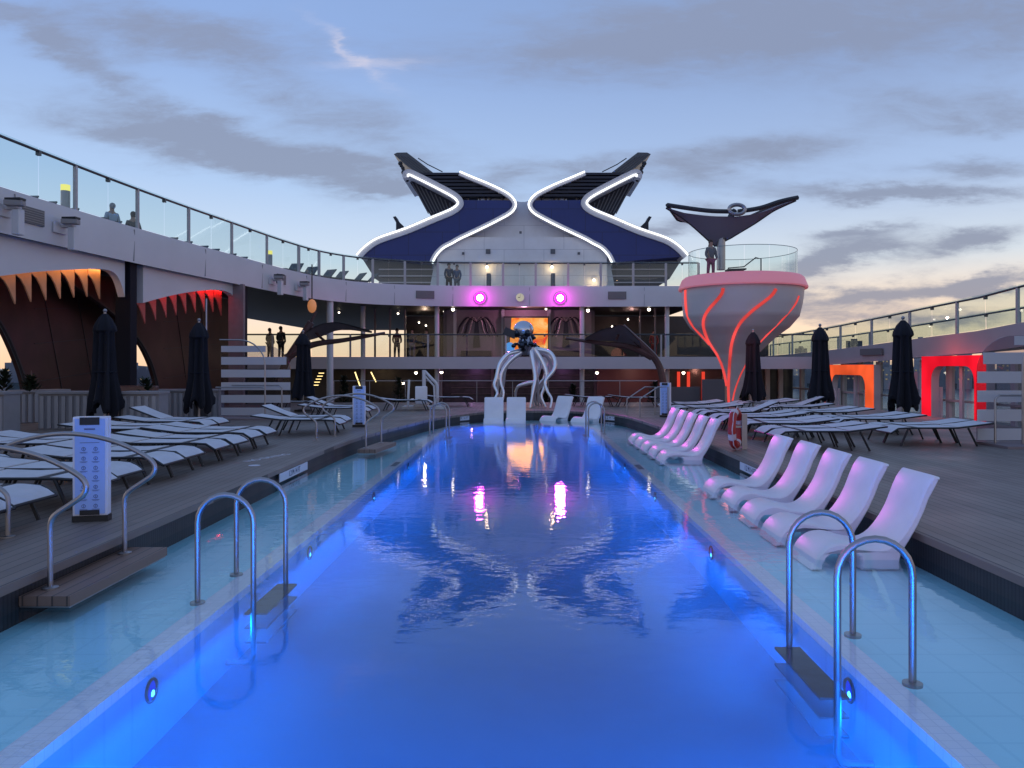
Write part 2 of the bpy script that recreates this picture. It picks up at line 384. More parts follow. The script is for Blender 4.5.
# ---------------------------------------------------------------- sea, city
tag(MB().box(-9000, 9000, -9000, 12000, -42, -40).build('sea', mat('sea', (.05, .07, .10), .25, bump=.6, bscale=.2)), kind='structure')
def hills():
    random.seed(3); b = MB(); n = 90
    for side in (0,):
        top = []; base = []
        vs = []; fs = []
        for i in range(n + 1):
            ang = -1.35 + 2.7 * i / n
            d = 1750; x = d * math.sin(ang); y = d * math.cos(ang)
            h = 18 + 10 * math.sin(i * .5) + random.random() * 9
            vs += [(x * .93, y * .93, -41), (x, y, -40 + h), (x * 1.2, y * 1.2, -40 + h * 1.3), (x * 1.25, y * 1.25, -41)]
        for i in range(n):
            for k in range(3): fs.append((i * 4 + k, i * 4 + 4 + k, i * 4 + 5 + k, i * 4 + 1 + k))
        b.add(vs, fs)
    tag(b.build('hills', mat('far_trees', (.03, .042, .05), .9, noise=.5, nscale=.02)), kind='structure')
hills()
def city():
    random.seed(11)
    mats = [mat('far_building_%s' % k, c, .7, noise=.1, nscale=.05) for k, c in (('grey', (.16, .18, .23)), ('pale', (.26, .27, .32)), ('dark', (.09, .10, .14)))]
    wl = emis('far_window', (1, .75, .45), .3)
    def tower(ang, d, w, h, k, label):
        x = d * math.sin(ang); y = d * math.cos(ang); o = thing('tower_block', label, 'building', (x, y, -25), -ang, 'far buildings along the shore')
        MB().box(-w / 2, w / 2, 0, w * .8, -15, h).box(-w * .2, w * .2, w * .2, w * .5, h, h + 4).build('wall', mats[k], o)
        b = MB()
        for zz in range(int(h // 8)):
            for q in range(3):
                if random.random() < .3:
                    xx = -w * .4 + q * w * .3; b.box(xx, xx + w * .12, -.4, 0, zz * 8 + 2, zz * 8 + 4.2)
        if b.v: tag(b.build('lit_windows', wl, o), kind='stuff')
    k = 0
    spots = []
    for i in range(30):  # right hand skyline
        spots.append((R(17 + i * .85 + random.random() * .5), 'right'))
    for i in range(12):
        spots.append((R(-34.5 + i * .8 + random.random() * .4), 'left'))
    for i in range(8):
        spots.append((R(-20 + i * .9 + random.random() * .4), 'mid'))
    for ang, sd in spots:
        h = random.choice([14, 20, 28, 38, 48, 60]) * (1.25 if sd == 'right' else .55)
        w = random.uniform(16, 34); kk = random.randrange(3)
        tower(ang, 1500 + random.random() * 180, w, h, kk, '%s %s building in the far skyline on the %s' % (('tall' if h > 40 else 'low'), ('grey', 'pale', 'dark')[kk], {'left': 'left horizon', 'mid': 'horizon behind the middle deck', 'right': 'right horizon'}[sd]))
city()
# small harbour boats seen through the first cabana
def boats():
    random.seed(5)
    src = None
    for i in range(9):
        ang = R(-34.2 + i * .42); d = 620 + random.random() * 320; x = d * math.sin(ang); y = d * math.cos(ang)
        lab = 'white moored sailing boat in the harbour beyond the first cabana'
        if src is None:
            src = thing('sailing_boat', lab, 'boat', (x, y, -40), .3, 'boats moored in the harbour')
            MB().prism([(-6, -1.6, 1.6), (5, -1.6, 1.8), (7.5, 0, 2), (5, 1.6, 1.8), (-6, 1.6, 1.6), (-6, 1.6, 0), (5, 1.2, 0), (5, -1.2, 0), (-6, -1.6, 0)][:5], (0, 0, -1.8)).build('hull', M_white, src)
            MB().tube([(0, 0, 1.5), (0, 0, 17)], .16, 6).build('mast', M_white, src)
            MB().box(-3, 2, -1, 1, 1.9, 2.8).build('cabin', M_white, src)
        else: dup(src, (x, y, -40), random.random() * 3, lab)
boats()

# ---------------------------------------------------------------- pool and decks
DZ = .22
outer = [(-3.73, 1.0), (-3.74, 8), (-3.74, 15.3), (-3.45, 18.5), (-3.13, 20.6), (-2.65, 23.2), (-1.7, 25.6), (-.9, 26.6), (0, 26.9), (.9, 26.9), (2.0, 26.4), (2.9, 25.0), (3.3, 23), (3.52, 20), (3.73, 16.3), (3.73, 8), (3.73, 1.0)]
OUT = [Vector((p.x, p.y, 0)) for p in smooth_path([(x, y, 0) for x, y in outer], 5)]
bando = [(-2.48, 1.3), (-2.48, 22.3), (-2.3, 23.3), (-1.7, 23.95), (-.6, 24.2), (.5, 24.2), (1.5, 23.9), (2.0, 23.2), (2.165, 22.2), (2.165, 1.3)]
bandi = [(-2.29, 1.5), (-2.29, 22.2), (-2.13, 23.1), (-1.62, 23.77), (-.58, 24.02), (.45, 24.02), (1.4, 23.74), (1.86, 23.1), (2.0, 22.15), (2.0, 1.5)]
def offset(path, d):
    out = []
    for i, p in enumerate(path):
        t = (path[min(i + 1, len(path) - 1)] - path[max(i - 1, 0)]).normalized()
        n = Vector((-t.y, t.x, 0)); out.append(p + n * d)
    return out
def ribbon_prof(mb, path, prof, closed=False):
    """sweep prof [(offset, z)...] along the path (offset outward)"""
    rows = []
    for d, z in prof: rows.append([Vector((q.x, q.y, z)) for q in offset(path, d)])
    n = len(path); m = len(prof); vs = [rows[k][i] for i in range(n) for k in range(m)]; fs = []
    for i in range(n - 1):
        for k in range(m - 1): fs.append((i * m + k, i * m + k + 1, (i + 1) * m + k + 1, (i + 1) * m + k))
    return mb.add(vs, fs)
def sheet_with_hole(name, rect, hole, z, m, depth=.05):
    bm = bmesh.new()
    def loop(pts):
        vs = [bm.verts.new((p[0], p[1], z)) for p in pts]; return [bm.edges.new((vs[i], vs[(i + 1) % len(vs)])) for i in range(len(vs))]
    ed = loop(rect) + loop(hole)
    bmesh.ops.triangle_fill(bm, edges=ed, use_beauty=True)
    me = bpy.data.meshes.new(name); bmesh.ops.recalc_face_normals(bm, faces=bm.faces); bm.to_mesh(me); bm.free(); me.materials.append(m)
    o = bpy.data.objects.new(name, me); COL.objects.link(o); return o
hole_far = [(p.x, p.y) for p in offset(OUT, .6)]
rect = [(-19, -6), (12.8, -6), (12.8, 20), (12.8, 33.5), (-19, 33.5)]
tag(sheet_with_hole('pool_deck', rect, hole_far, DZ, M_deck), kind='structure')
tag(MB().box(12.6, 12.8, -6, 33.4, -.6, DZ - .005).box(-19, 12.8, 33.4, 33.5, -.6, DZ - .005).build('pool_deck_edge', M_taupe), kind='structure')
tag(MB().box(-20, 20, -8, 90, -.75, -.55).build('lower_deck', mat('lower_deck', (.09, .085, .09), .5, noise=.1)), kind='structure')
c = MB(); ribbon_prof(c, OUT, [(1.17, DZ - .02), (1.17, DZ + .022), (0.0, DZ + .022), (-.035, DZ + .012), (-.035, DZ - .055), (0.03, DZ - .06)])
c.box(-4.9, 4.9, -1.5, 1.0, DZ - .06, DZ + .022)
tag(c.build('pool_coping', M_cop), kind='structure')
c = MB(); ribbon_prof(c, OUT, [(.012, DZ - .05), (.012, -.3)])
c.box(-3.73, 3.73, .95, 1.0, -.6, DZ - .06)
tag(c.build('pool_wall', M_flut), kind='structure')
c = MB(); ribbon_prof(c, OUT, [(1.172, DZ + .004), (1.23, DZ + .004)]); c.build('deck_seam', M_black)['kind'] = 'structure'
# shelf, band, basin
def ring(a, b, z, name, m, extra=None):
    A = [Vector((x, y, z)) for x, y in a]; B = [Vector((x, y, z)) for x, y in b]
    bm = bmesh.new(); pts = A + B[::-1]
    vs = [bm.verts.new(p) for p in pts]; f = bm.faces.new(vs); bmesh.ops.triangulate(bm, faces=[f])
    bmesh.ops.recalc_face_normals(bm, faces=bm.faces)
    me = bpy.data.meshes.new(name); bm.to_mesh(me); bm.free(); me.materials.append(m)
    o = bpy.data.objects.new(name, me); COL.objects.link(o); return tag(o, kind='structure')
SH = -.11
OUTp = [(p.x, p.y) for p in offset(OUT, .03)]
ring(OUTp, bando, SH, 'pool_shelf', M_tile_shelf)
b3 = MB()
BO = [Vector((x, y, 0)) for x, y in bando]; BI = [Vector((x, y, 0)) for x, y in bandi]
n = len(BO); BT = -.025
vs = []; fs = []
for i in range(n): vs += [(BO[i].x, BO[i].y, SH - .01), (BO[i].x, BO[i].y, BT), (BI[i].x, BI[i].y, BT), (BI[i].x, BI[i].y, BT - .06)]
for i in range(n - 1):
    for k in range(3): fs.append((i * 4 + k, i * 4 + k + 1, i * 4 + 5 + k, i * 4 + 4 + k))
b3.add(vs, fs); b3.build('pool_ledge', M_band)['kind'] = 'structure'
DEEP = -.92
b4 = MB(); vs = []; fs = []
for i in range(n): vs += [(BI[i].x, BI[i].y, BT - .06), (BI[i].x, BI[i].y, DEEP)]
for i in range(n - 1): fs.append((i * 2, i * 2 + 1, i * 2 + 3, i * 2 + 2))
fs.append(tuple(2 * i + 1 for i in range(n)))
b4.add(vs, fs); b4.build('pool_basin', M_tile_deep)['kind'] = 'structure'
wp = MB(); wpts = [(p.x, p.y, 0) for p in offset(OUT, .01)]
wp.add(wpts, [tuple(range(len(wpts)))]); wp.build('pool_water', M_water)['kind'] = 'structure'
vp_ = [Vector((x * .997, y * .999 + .02, -.035)) for x, y in bandi]
vm = bpy.data.materials.new('water_body'); vm.use_nodes = True; vn = vm.node_tree; vn.nodes.clear()
vo = vn.nodes.new('ShaderNodeOutputMaterial'); pv = vn.nodes.new('ShaderNodeVolumePrincipled'); pv.inputs['Density'].default_value = .42; pv.inputs['Color'].default_value = (.25, .62, .97, 1); pv.inputs['Anisotropy'].default_value = .3
vn.links.new(pv.outputs[0], vo.inputs['Volume'])
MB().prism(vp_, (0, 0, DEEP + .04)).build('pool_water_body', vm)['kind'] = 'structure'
# underwater lights: fixtures on both long walls
lt = None; pl_src = None
rim = MB().tube([(.006, .068 * math.cos(t * math.pi / 10), .068 * math.sin(t * math.pi / 10)) for t in range(20)], .009, 6, closed=True)
M_lens = emis('pool_lens', (0, .03, .9), 1.1); M_lens2 = emis('pool_lens_core', (.1, .7, 1), 4)
names = {1: 'left', -1: 'right'}
i = 0
for side, X in ((1, -2.288), (-1, 1.998)):
    for k, yy in enumerate((2.6, 4.72, 8.2, 11.7, 15.2, 18.7, 22)):
        lab = 'round blue light, %s from the near end, %s wall of the deep pool' % (ORD[k], names[side])
        loc = (X, yy, -.19)
        if pl_src is None:
            pl_src = thing('pool_light', lab, 'pool light', loc, 0, 'underwater lights in the pool walls')
            rim.build('rim', M_dark, pl_src, smooth=True)
            MB().sphere((0, 0, 0), .06, 14, (.15, 1, 1)).build('lens', M_lens, pl_src, smooth=True); MB().sphere((.006, .01, -.02), .022, 10, (.5, 1, 1)).build('lamp_core', M_lens2, pl_src, smooth=True)
        else: dup(pl_src, loc, 0 if side == 1 else math.pi, lab)
for side, X in ((1, -2.25), (-1, 1.96)):
    for yy in (1.9, 4.72, 8.2, 11.7, 15.2, 18.7, 22):
        lamp('pool_lamp', 'AREA', (X, yy, -.2), 46, (.001, .18, .90), 3.2, .14, target=(0, yy, -.80)).data.spread = R(85)
for X in (-1.5, 0, 1.5): lamp('pool_lamp', 'AREA', (X, 1.6, -.2), 170, (.001, .18, .90), 1.4, .14, target=(X, 6.5, -.9)).data.spread = R(80)
for X in (-1.1, 1.1): lamp('pool_lamp', 'AREA', (X, 23.8, -.2), 60, (.008, .14, 1), 1.4, .14, target=(X, 20, -1.0))

# ---------------------------------------------------------------- upper deck ring (bulwark, slab, glass railing)
UC = smooth_path([(-13.3, -5, 0), (-13.2, 6, 0), (-13.0, 16, 0), (-12.6, 22, 0), (-12.1, 26.5, 0), (-11.5, 30.5, 0), (-10.8, 35, 0), (-9.9, 38.3, 0), (-8.2, 40.6, 0), (-5.5, 41.9, 0), (-2, 42.3, 0), (3, 42.4, 0), (9.6, 42.3, 0)], 6)
ud = thing('upper_deck', 'white curved upper deck edge sweeping from the left round to the far end', 'deck balcony', (-13, 20, 5.07))
c = MB(); ribbon_prof(c, UC, [(.25, 5.13), (-.0, 5.07), (-.0, 5.10), (-.05, 5.9), (0, 6.2), (.12, 6.2), (.12, 5.9)]); c.build('bulwark', M_white, ud, world=True, smooth=True)
sl = [Vector((p.x, p.y, 5.15)) for p in offset(UC, .15)]
poly = sl + [Vector((9.6, 72, 5.15)), Vector((-19.5, 72, 5.15)), Vector((-19.5, -5, 5.15))]
def flat(poly, z0, z1, name, mt, parent, m2=None):
    bm = bmesh.new(); vs = [bm.verts.new((p.x, p.y, z0)) for p in poly]; f = bm.faces.new(vs)
    r = bmesh.ops.extrude_face_region(bm, geom=[f]); bmesh.ops.translate(bm, verts=[v for v in r['geom'] if isinstance(v, bmesh.types.BMVert)], vec=(0, 0, z1 - z0))
    bmesh.ops.triangulate(bm, faces=bm.faces[:]); bmesh.ops.recalc_face_normals(bm, faces=bm.faces)
    off = parent.location if parent else Vector((0, 0, 0)); bmesh.ops.translate(bm, verts=bm.verts, vec=-off)
    me = bpy.data.meshes.new(name); bm.to_mesh(me); bm.free(); me.materials.append(mt)
    o = bpy.data.objects.new(name, me); COL.objects.link(o); o.parent = parent; return o
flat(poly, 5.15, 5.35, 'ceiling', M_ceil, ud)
flat([p + Vector((0, 0, .2)) for p in poly], 5.36, 5.95, 'floor_slab', M_white2, ud)
c = MB()
for sx, sy in ((-9.35, 38.0), (-18.5, 40), (-6.5, 45), (9.2, 43.2), (3.4, 43.2), (-3.45, 43.2)):
    pass
for (px, Z) in ((330, 39), (363, 43), (437, 42.8), (582, 42.8), (667, 43)):
    X = (px - CX) * Z / F
    MB().lathe([(.13 if px != 330 else .17, -.55), (.13 if px != 330 else .17, 5.14)], (X, Z, 0), 14).build('column', M_white, ud, world=True, smooth=True)
bs = MB()
for i in range(3, len(UC) - 2, 6):
    p = UC[i]; dd = (UC[i + 1] - UC[i - 1]).normalized(); nv = Vector((dd.y, -dd.x, 0)); bs.obox(Vector((p.x, p.y, 5.12)) + nv * .003, Vector((p.x, p.y, 5.12)) + nv * .003 + Vector((0, 0, 1.0)) + nv * .02, .02, .05, tuple(nv))
bs.build('panel_seams', mat('seam_grey', (.30, .29, .31), .6), ud, world=True)
# vents in the bulwark
for a, b in (((10.8 * -1, 0),) * 0): pass
def at_curve(s):  # point on UC by Y-ish param -> nearest
    return min(UC, key=lambda p: abs(math.atan2(p.x, p.y) - s))
def on_bulwark(px, z, off=0):
    ang = math.atan2(px - CX, F)
    best = None
    for i in range(len(UC) - 1):
        a, b = UC[i], UC[i + 1]; aa, ab = math.atan2(a.x, a.y), math.atan2(b.x, b.y)
        if b.y > 5 and min(aa, ab) <= ang <= max(aa, ab) and abs(ab - aa) > 1e-6:
            t = (ang - aa) / (ab - aa); p = a.lerp(b, t); d = (b - a).normalized(); best = (p, d)
    p, d = best; nrm = Vector((d.y, -d.x, 0))
    return Vector((p.x, p.y, z)) + nrm * off, d, nrm
for px, w in ((28, 1.0), (280, .8), (425, 1.0), (617, 1.0)):
    p, d, nr = on_bulwark(px, 5.68, .055)
    v = MB().obox(p - d * w / 2, p + d * w / 2, .05, .42).build('vent', mat('vent_grey', (.16, .155, .16), .6), ud, world=True)
    g = MB()
    for q in range(6): g.obox(p - d * w * .46 + nr * .035 + Vector((0, 0, -.15 + q * .06)), p + d * w * .46 + nr * .035 + Vector((0, 0, -.15 + q * .06)), .015, .022)
    g.build('grille', mat('grille', (.3, .28, .27), .5), v, world=True)

def railing(name, label, pts, posts_every, top, base, mats=(M_steel,), upper_mid=False, thick=.04, postw=.09, postm=None):
    o = thing(name, label, 'railing', pts[0]); L = [0]
    for i in range(1, len(pts)): L.append(L[-1] + (pts[i] - pts[i - 1]).length)
    def at(s):
        for i in range(1, len(pts)):
            if s <= L[i] + 1e-6:
                t = (s - L[i - 1]) / max(1e-6, L[i] - L[i - 1]); return pts[i - 1].lerp(pts[i], t)
        return pts[-1].copy()
    tp = [p + Vector((0, 0, top)) for p in pts]
    MB().tube(tp, thick, 8).build('top_rail', M_rail, o, world=True, smooth=True)
    n = max(1, round(L[-1] / posts_every))
    for k in range(n + 1):
        p = at(L[-1] * k / n)
        MB().box(p.x - postw / 2, p.x + postw / 2, p.y - postw / 2, p.y + postw / 2, p.z + base, p.z + top - .01).build('post', postm or M_postg, o, world=True)
        if k < n:
            for h in (0, 1):
                a = at(L[-1] * (k + h * .5 + .008) / n); b = at(L[-1] * (k + h * .5 + .492) / n)
                MB().obox(a + Vector((0, 0, (base + top + .12) / 2)), b + Vector((0, 0, (base + top + .12) / 2)), .014, top - base + .04).build('glass_panel', M_glass, o, world=True)
            q = at(L[-1] * (k + .5) / n)
            MB().box(q.x - .05, q.x + .05, q.y - .05, q.y + .05, q.z + top - .12, q.z + top + .0).build('clamp', M_rail, o, world=True)
    return o
M_rail = mat('rail_dark', (.09, .095, .10), .35, .6)
M_postg = mat('rail_post', (.42, .40, .41), .4, .2)
rp = [Vector((p.x, p.y, 6.2)) for p in offset(UC, .06)]
cut = [i for i, p in enumerate(rp) if p.y > 12]
k0 = cut[0]
kA = next(i for i, p in enumerate(rp) if p.y > 36)
railing('glass_railing', 'long glass railing with grey posts on the left upper deck edge', rp[k0:kA + 1], 3.05, 1.27, 0)
railing('glass_railing', 'glass railing on the upper deck edge across the far end below the funnels', rp[kA:], 1.75, 1.27, 0, postw=.12)

# ---------------------------------------------------------------- middle deck across the far end and right ramp
md = thing('middle_deck', 'pale middle deck with straight fascia across the far end of the pool', 'deck balcony', (0, 42, 1.64))
MB().box(-18, 16, 42, 42.25, 1.64, 2.3).build('fascia', mat('fascia_grey', (.56, .51, .53), .5, noise=.05, nscale=.6), md, world=True)
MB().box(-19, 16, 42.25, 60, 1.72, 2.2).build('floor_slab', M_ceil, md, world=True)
railing('glass_railing', 'glass railing along the middle deck in front of the octopus screen', [Vector((x, 42.12, 2.3)) for x in (-18, -8, 0, 8, 16)], 4.2, 1.22, 0)
# ramp on the right
rd = thing('ramp_deck', 'pale sloping walkway deck running along the right side of the ship', 'deck balcony', (16, 30, 2))
ry = [(4, 3.75), (12, 3.6), (20, 3.35), (24.6, 3.2), (27.1, 3.03), (30.6, 2.93), (34.7, 2.79), (39.4, 2.65), (45, 2.52), (60, 2.35)]
vs = []; fs = []
for y, t in ry: vs += [(16, y, t - .76), (15.95, y, t), (16.12, y, t), (16.12, y, t - .1), (19.6, y, t - .1), (19.6, y, t - .5), (16.3, y, t - .7)]
for i in range(len(ry) - 1):
    for k in range(7): fs.append((i * 7 + k, i * 7 + (k + 1) % 7, (i + 1) * 7 + (k + 1) % 7, (i + 1) * 7 + k))
fs += [tuple(range(7)), tuple((len(ry) - 1) * 7 + k for k in range(7))]
MB().add(vs, fs).build('floor_slab', mat('ramp_white', (.44, .41, .43), .5, noise=.05, nscale=.6), rd, world=True)
v = MB().box(15.88, 15.93, 34.2, 36.4, 2.3, 2.6).build('vent', MATS['vent_grey'], rd, world=True)
railing('glass_railing', 'glass railing along the inner edge of the right sloping walkway', [Vector((16.03, y, t)) for y, t in ry], 3.6, 1.18, 0)
railing('glass_railing', 'second glass railing on the outer edge of the right walkway against the sky', [Vector((19.2, y, t - .1)) for y, t in ry], 4.2, 1.18, 0)
# windows below the right walkway
rw = thing('window_wall', 'tall window wall with pale mullions below the right walkway', 'window wall', (16.6, 30, -.55))
for k in range(19):
    y = 12 + k * 2.0
    t = 2.6 - .02 * k
    MB().box(16.5, 16.72, y - .12, y + .12, -.55, t - .35).build('mullion', M_white2, rw, world=True)
    if k < 18: MB().box(16.6, 16.63, y + .13, y + 1.87, -.5, t - .36).build('pane', M_glass, rw, world=True)
MB().box(16.45, 16.75, 12, 48, .42, .5).build('handrail', M_postg, rw, world=True)
def uneven(m):
    nt = m.node_tree; e = next(n for n in nt.nodes if n.type == 'EMISSION'); tc = nt.nodes.new('ShaderNodeTexCoord'); n = nt.nodes.new('ShaderNodeTexNoise'); n.inputs['Scale'].default_value = .8; n.inputs['Detail'].default_value = 1
    nt.links.new(tc.outputs['Object'], n.inputs['Vector']); a = nt.nodes.new('ShaderNodeMath'); a.operation = 'MULTIPLY_ADD'; a.inputs[1].default_value = 1.3; a.inputs[2].default_value = .2; nt.links.new(n.outputs[0], a.inputs[0]); nt.links.new(a.outputs[0], e.inputs[1])
for m_ in (M_portalr, M_portalo, M_ledred): uneven(m_)
# portals
def portal(label, y0, y1, z0, z1, thick, m, em):
    o = thing('light_portal', label, 'doorway', (16, (y0 + y1) / 2, z0), 0, 'glowing doorways below the right walkway')
    op = [(y0, z0), (y0, z1), (y1, z1), (y1, z0)]
    r = .55; inn = [(y1 - thick, z0)]
    for k in range(7):
        t = k * math.pi / 12; inn.append((y1 - thick - r + r * math.cos(t), z1 - thick * .62 - r + r * math.sin(t)))
    for k in range(7):
        t = math.pi / 2 + k * math.pi / 12; inn.append((y0 + thick + r + r * math.cos(t), z1 - thick * .62 - r + r * math.sin(t)))
    inn.append((y0 + thick, z0))
    poly = [Vector((15.85, a, b)) for a, b in op + inn]
    MB().prism(poly, (.05, 0, 0)).build('glowing_frame', m, o, world=True); MB().prism([p + Vector((.06, 0, 0)) for p in poly], (.3, 0, 0)).build('frame_back', M_white2, o, world=True)
    d = MB(); d.box(16.22, 16.3, y0 + thick + .05, y1 - thick - .05, z0, z0 + .12); d.box(16.22, 16.3, (y0 + y1) / 2 - .1, (y0 + y1) / 2 + .1, z0 + .12, z1 - thick * .62)
    d.box(16.22, 16.3, y0 + thick, y0 + thick + .12, z0 + .12, z1 - 1.2).box(16.22, 16.3, y1 - thick - .12, y1 - thick, z0 + .12, z1 - 1.2); d.build('door_frame', M_white2, o, world=True)
    return o
portal('doorway framed in glowing red light near the right shower screen', 26.5, 30.7, -.35, 2.18, .62, M_portalr, 1)
portal('doorway framed in glowing orange light between the right umbrellas', 35.0, 40.6, -.5, 1.86, .8, M_portalo, 1)
lamp('portal_glow', 'POINT', (15.2, 28.6, 2.0), 25, (1, .08, .05), .4)

# ---------------------------------------------------------------- far end interiors
lf = thing('lower_facade', 'dark purple bar front and glazing under the middle deck at the far end', 'facade', (0, 47, -.55))
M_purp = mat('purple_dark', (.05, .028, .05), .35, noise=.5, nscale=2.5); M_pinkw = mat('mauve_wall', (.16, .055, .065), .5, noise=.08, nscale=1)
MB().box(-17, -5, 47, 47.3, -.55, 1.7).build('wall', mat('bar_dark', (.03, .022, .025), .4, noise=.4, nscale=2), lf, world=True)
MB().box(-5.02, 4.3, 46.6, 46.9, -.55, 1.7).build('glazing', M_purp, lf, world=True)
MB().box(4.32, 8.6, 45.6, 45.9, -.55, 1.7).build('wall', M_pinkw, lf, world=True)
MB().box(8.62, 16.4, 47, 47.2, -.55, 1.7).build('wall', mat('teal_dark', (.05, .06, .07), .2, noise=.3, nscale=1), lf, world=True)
for X in (-5, -1.9, 1.2, 4.3): MB().box(X - .08, X + .08, 46.4, 46.58, -.55, 1.7).build('mullion', M_taupe, lf, world=True)
for X in (9.4, 10.0, 10.9): MB().box(X - .07, X + .07, 46.7, 46.95, -.3, 1.45).build('red_glow_strip', emis('glow_strip_red', (1, .07, .04), .8), lf, world=True)  # glowing strips stand in for the red light in the windows
for X in (12.2, 13, 13.8, 14.8, 15.6): MB().box(X - .12, X + .12, 46.7, 46.95, -.55, 1.7).build('mullion', M_white, lf, world=True)
MB().tube([(-10, 40.5, 1.02), (7, 40.5, 1.02)], .025, 6).build('handrail', M_postg, lf, world=True)
for k in range(10): MB().tube([(-10 + k * 1.88, 40.5, -.55), (-10 + k * 1.88, 40.5, 1.02)], .018, 6).build('rail_post', M_postg, lf, world=True)
# shelves with bottles glinting in the bar
rk = MB()
random.seed(2)
for s_ in range(4): rk.box(-4.4, 4.0, 46.42, 46.55, .1 + s_ * .38, .13 + s_ * .38)
rk.build('bar_shelf', M_taupe, lf, world=True)

mf = thing('middle_facade', 'rear wall of the middle deck with mauve panels either side of the screen', 'facade', (0, 49, 2.3))
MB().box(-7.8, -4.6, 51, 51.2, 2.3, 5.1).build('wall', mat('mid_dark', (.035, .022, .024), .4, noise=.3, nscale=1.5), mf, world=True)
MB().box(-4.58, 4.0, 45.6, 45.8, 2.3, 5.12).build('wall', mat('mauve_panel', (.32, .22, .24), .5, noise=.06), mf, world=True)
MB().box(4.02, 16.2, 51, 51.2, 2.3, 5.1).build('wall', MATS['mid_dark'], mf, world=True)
MB().box(3.98, 4.2, 45.8, 51, 2.3, 5.1).box(-4.8, -4.59, 45.8, 51, 2.3, 5.1).build('side_wall', M_taupe, mf, world=True)
for px in (375, 390, 405, 640, 655): 
    X = (px - CX) * 45 / F; MB().box(X - .05, X + .05, 44.95, 45.05, 2.3, 5.14).build('mullion', M_taupe, mf, world=True)
for px in (455, 503, 549): 
    X = (px - CX) * 45.5 / F; MB().box(X - .09, X + .09, 45.4, 45.59, 2.3, 5.13).build('pilaster', M_white2, mf, world=True)
# palm reliefs
def palm_panel(px, label):
    X = (px - CX) * 45.4 / F; o = thing('palm_relief', label, 'wall art', (X, 45.55, 2.9))
    MB().prism([(-.22, 0, 0), (.22, 0, 0), (.1, 0, 1.5), (-.1, 0, 1.5)], (0, -.05, 0)).build('trunk', mat('relief_dark', (.03, .018, .03), .5), o)
    b = MB(); b2 = MB()
    for sgn in (-1, 1):
        for k in range(4):
            w = .3 + k * .22
            pts = smooth_path([(0, -.04, 1.5), (sgn * w * .55, -.04, 1.75), (sgn * w, -.04, 1.45 - k * .05), (sgn * (w + .12), -.04, .95), (sgn * (w + .3), -.04, .62)], 5)
            (b if k % 2 else b2).tube(pts, [.065] * (len(pts) - 4) + [.05, .04, .03, .02], 6)
    b.build('dark_frond', MATS['relief_dark'], o, smooth=True); b2.build('pale_frond', mat('relief_pale', (.42, .3, .3), .4), o, smooth=True)
    MB().box(-.9, .9, -.35, -.05, -.6, -.2).build('planter', MATS['relief_dark'], o)
palm_panel(476.5, 'palm relief on mauve wall left of the glowing screen')
palm_panel(566, 'palm relief on mauve wall right of the glowing screen')
# screen
def screen():
    m = bpy.data.materials.new('screen_picture'); m.use_nodes = True; nt = m.node_tree; N = nt.nodes; L = nt.links; N.clear()
    o = N.new('ShaderNodeOutputMaterial'); e = N.new('ShaderNodeEmission'); L.new(e.outputs[0], o.inputs[0]); e.inputs[1].default_value = 1.0
    tc = N.new('ShaderNodeTexCoord'); n = N.new('ShaderNodeTexNoise'); n.inputs['Scale'].default_value = 1.3; n.inputs['Detail'].default_value = 3; n.inputs['Distortion'].default_value = 1.5
    L.new(tc.outputs['Object'], n.inputs['Vector']); r = N.new('ShaderNodeValToRGB'); L.new(n.outputs[0], r.inputs[0])
    el = r.color_ramp.elements; el.new(.5); el.new(.62)
    for k, (p, c_) in enumerate(((.30, (.85, .05, .03)), (.42, (1, .22, .03)), (.55, (1, .42, .10)), (.72, (1, .6, .25)))): el[k].position = p; el[k].color = (*c_, 1)
    L.new(r.outputs[0], e.inputs[0]); return m
so = thing('video_screen', 'glowing orange video screen on the middle deck behind the octopus sculpture', 'screen', P(526, 358, 45.2))
MB().box(-1.32, 1.35, -.02, .12, .1, 2.45).build('screen_frame', M_black, so)
MB().prism([(-1.0, -.05, .2), (1.28, -.05, .2), (1.28, -.05, 2.35), (-.85, -.05, 2.35)], (0, .03, 0)).build('picture', screen(), so)
MB().prism([(-1.28, -.05, .95), (-1.02, -.05, .95), (-.87, -.05, 2.35), (-1.28, -.05, 2.35)], (0, .03, 0)).build('picture_edge', mat('screen_grey', (.1, .11, .1), .4), so)
MB().sphere((-.95, -.12, .62), .3, 14, (1, .15, 1)).build('blue_motif', emis('screen_blue', (.08, .35, .9), .9), so)
lamp('screen_glow', 'AREA', P(526, 335, 44.9), 45, (1, .4, .15), 2.2, 2.0, target=(0, 30, 2))
# ceiling downlights and interior lamps
dl = None
for k, (px, py, Z) in enumerate([(453, 309, 44), (588, 310, 44), (649, 309, 44), (398, 313, 45), (628, 319, 48), (612, 326, 50), (419, 322, 50), (426, 325, 50), (444, 311, 46), (322, 330, 46), (339, 312, 46), (546, 308.5, 43.5)]):
    lab = 'small round ceiling downlight under the upper deck, %s of those counted' % ORD[k]
    lab = ['bright downlight near the left palm relief', 'bright downlight right of the right palm relief', 'small downlight above the right bar wing', 'small downlight over the left dark bar', 'dim lamp deep inside the right bar', 'dim lamp behind the right sculpture tip', 'dim lamp deep inside the left bar', 'second dim lamp deep inside the left bar', 'small downlight beside the bright left one', 'lamp by the white column on the left', 'downlight above the left sculpture tip', 'small downlight above the video screen'][k]
    p = P(px, py, Z); o = thing('downlight', lab, 'lamp', p, 0, 'downlights under the upper deck')
    MB().lathe([(.05, 0), (.08, .12)], (0, 0, 0), 10).build('housing', M_steel, o)
    MB().sphere((0, 0, -.03), .055 if k > 2 else .09, 10).build('bulb', M_dot, o)
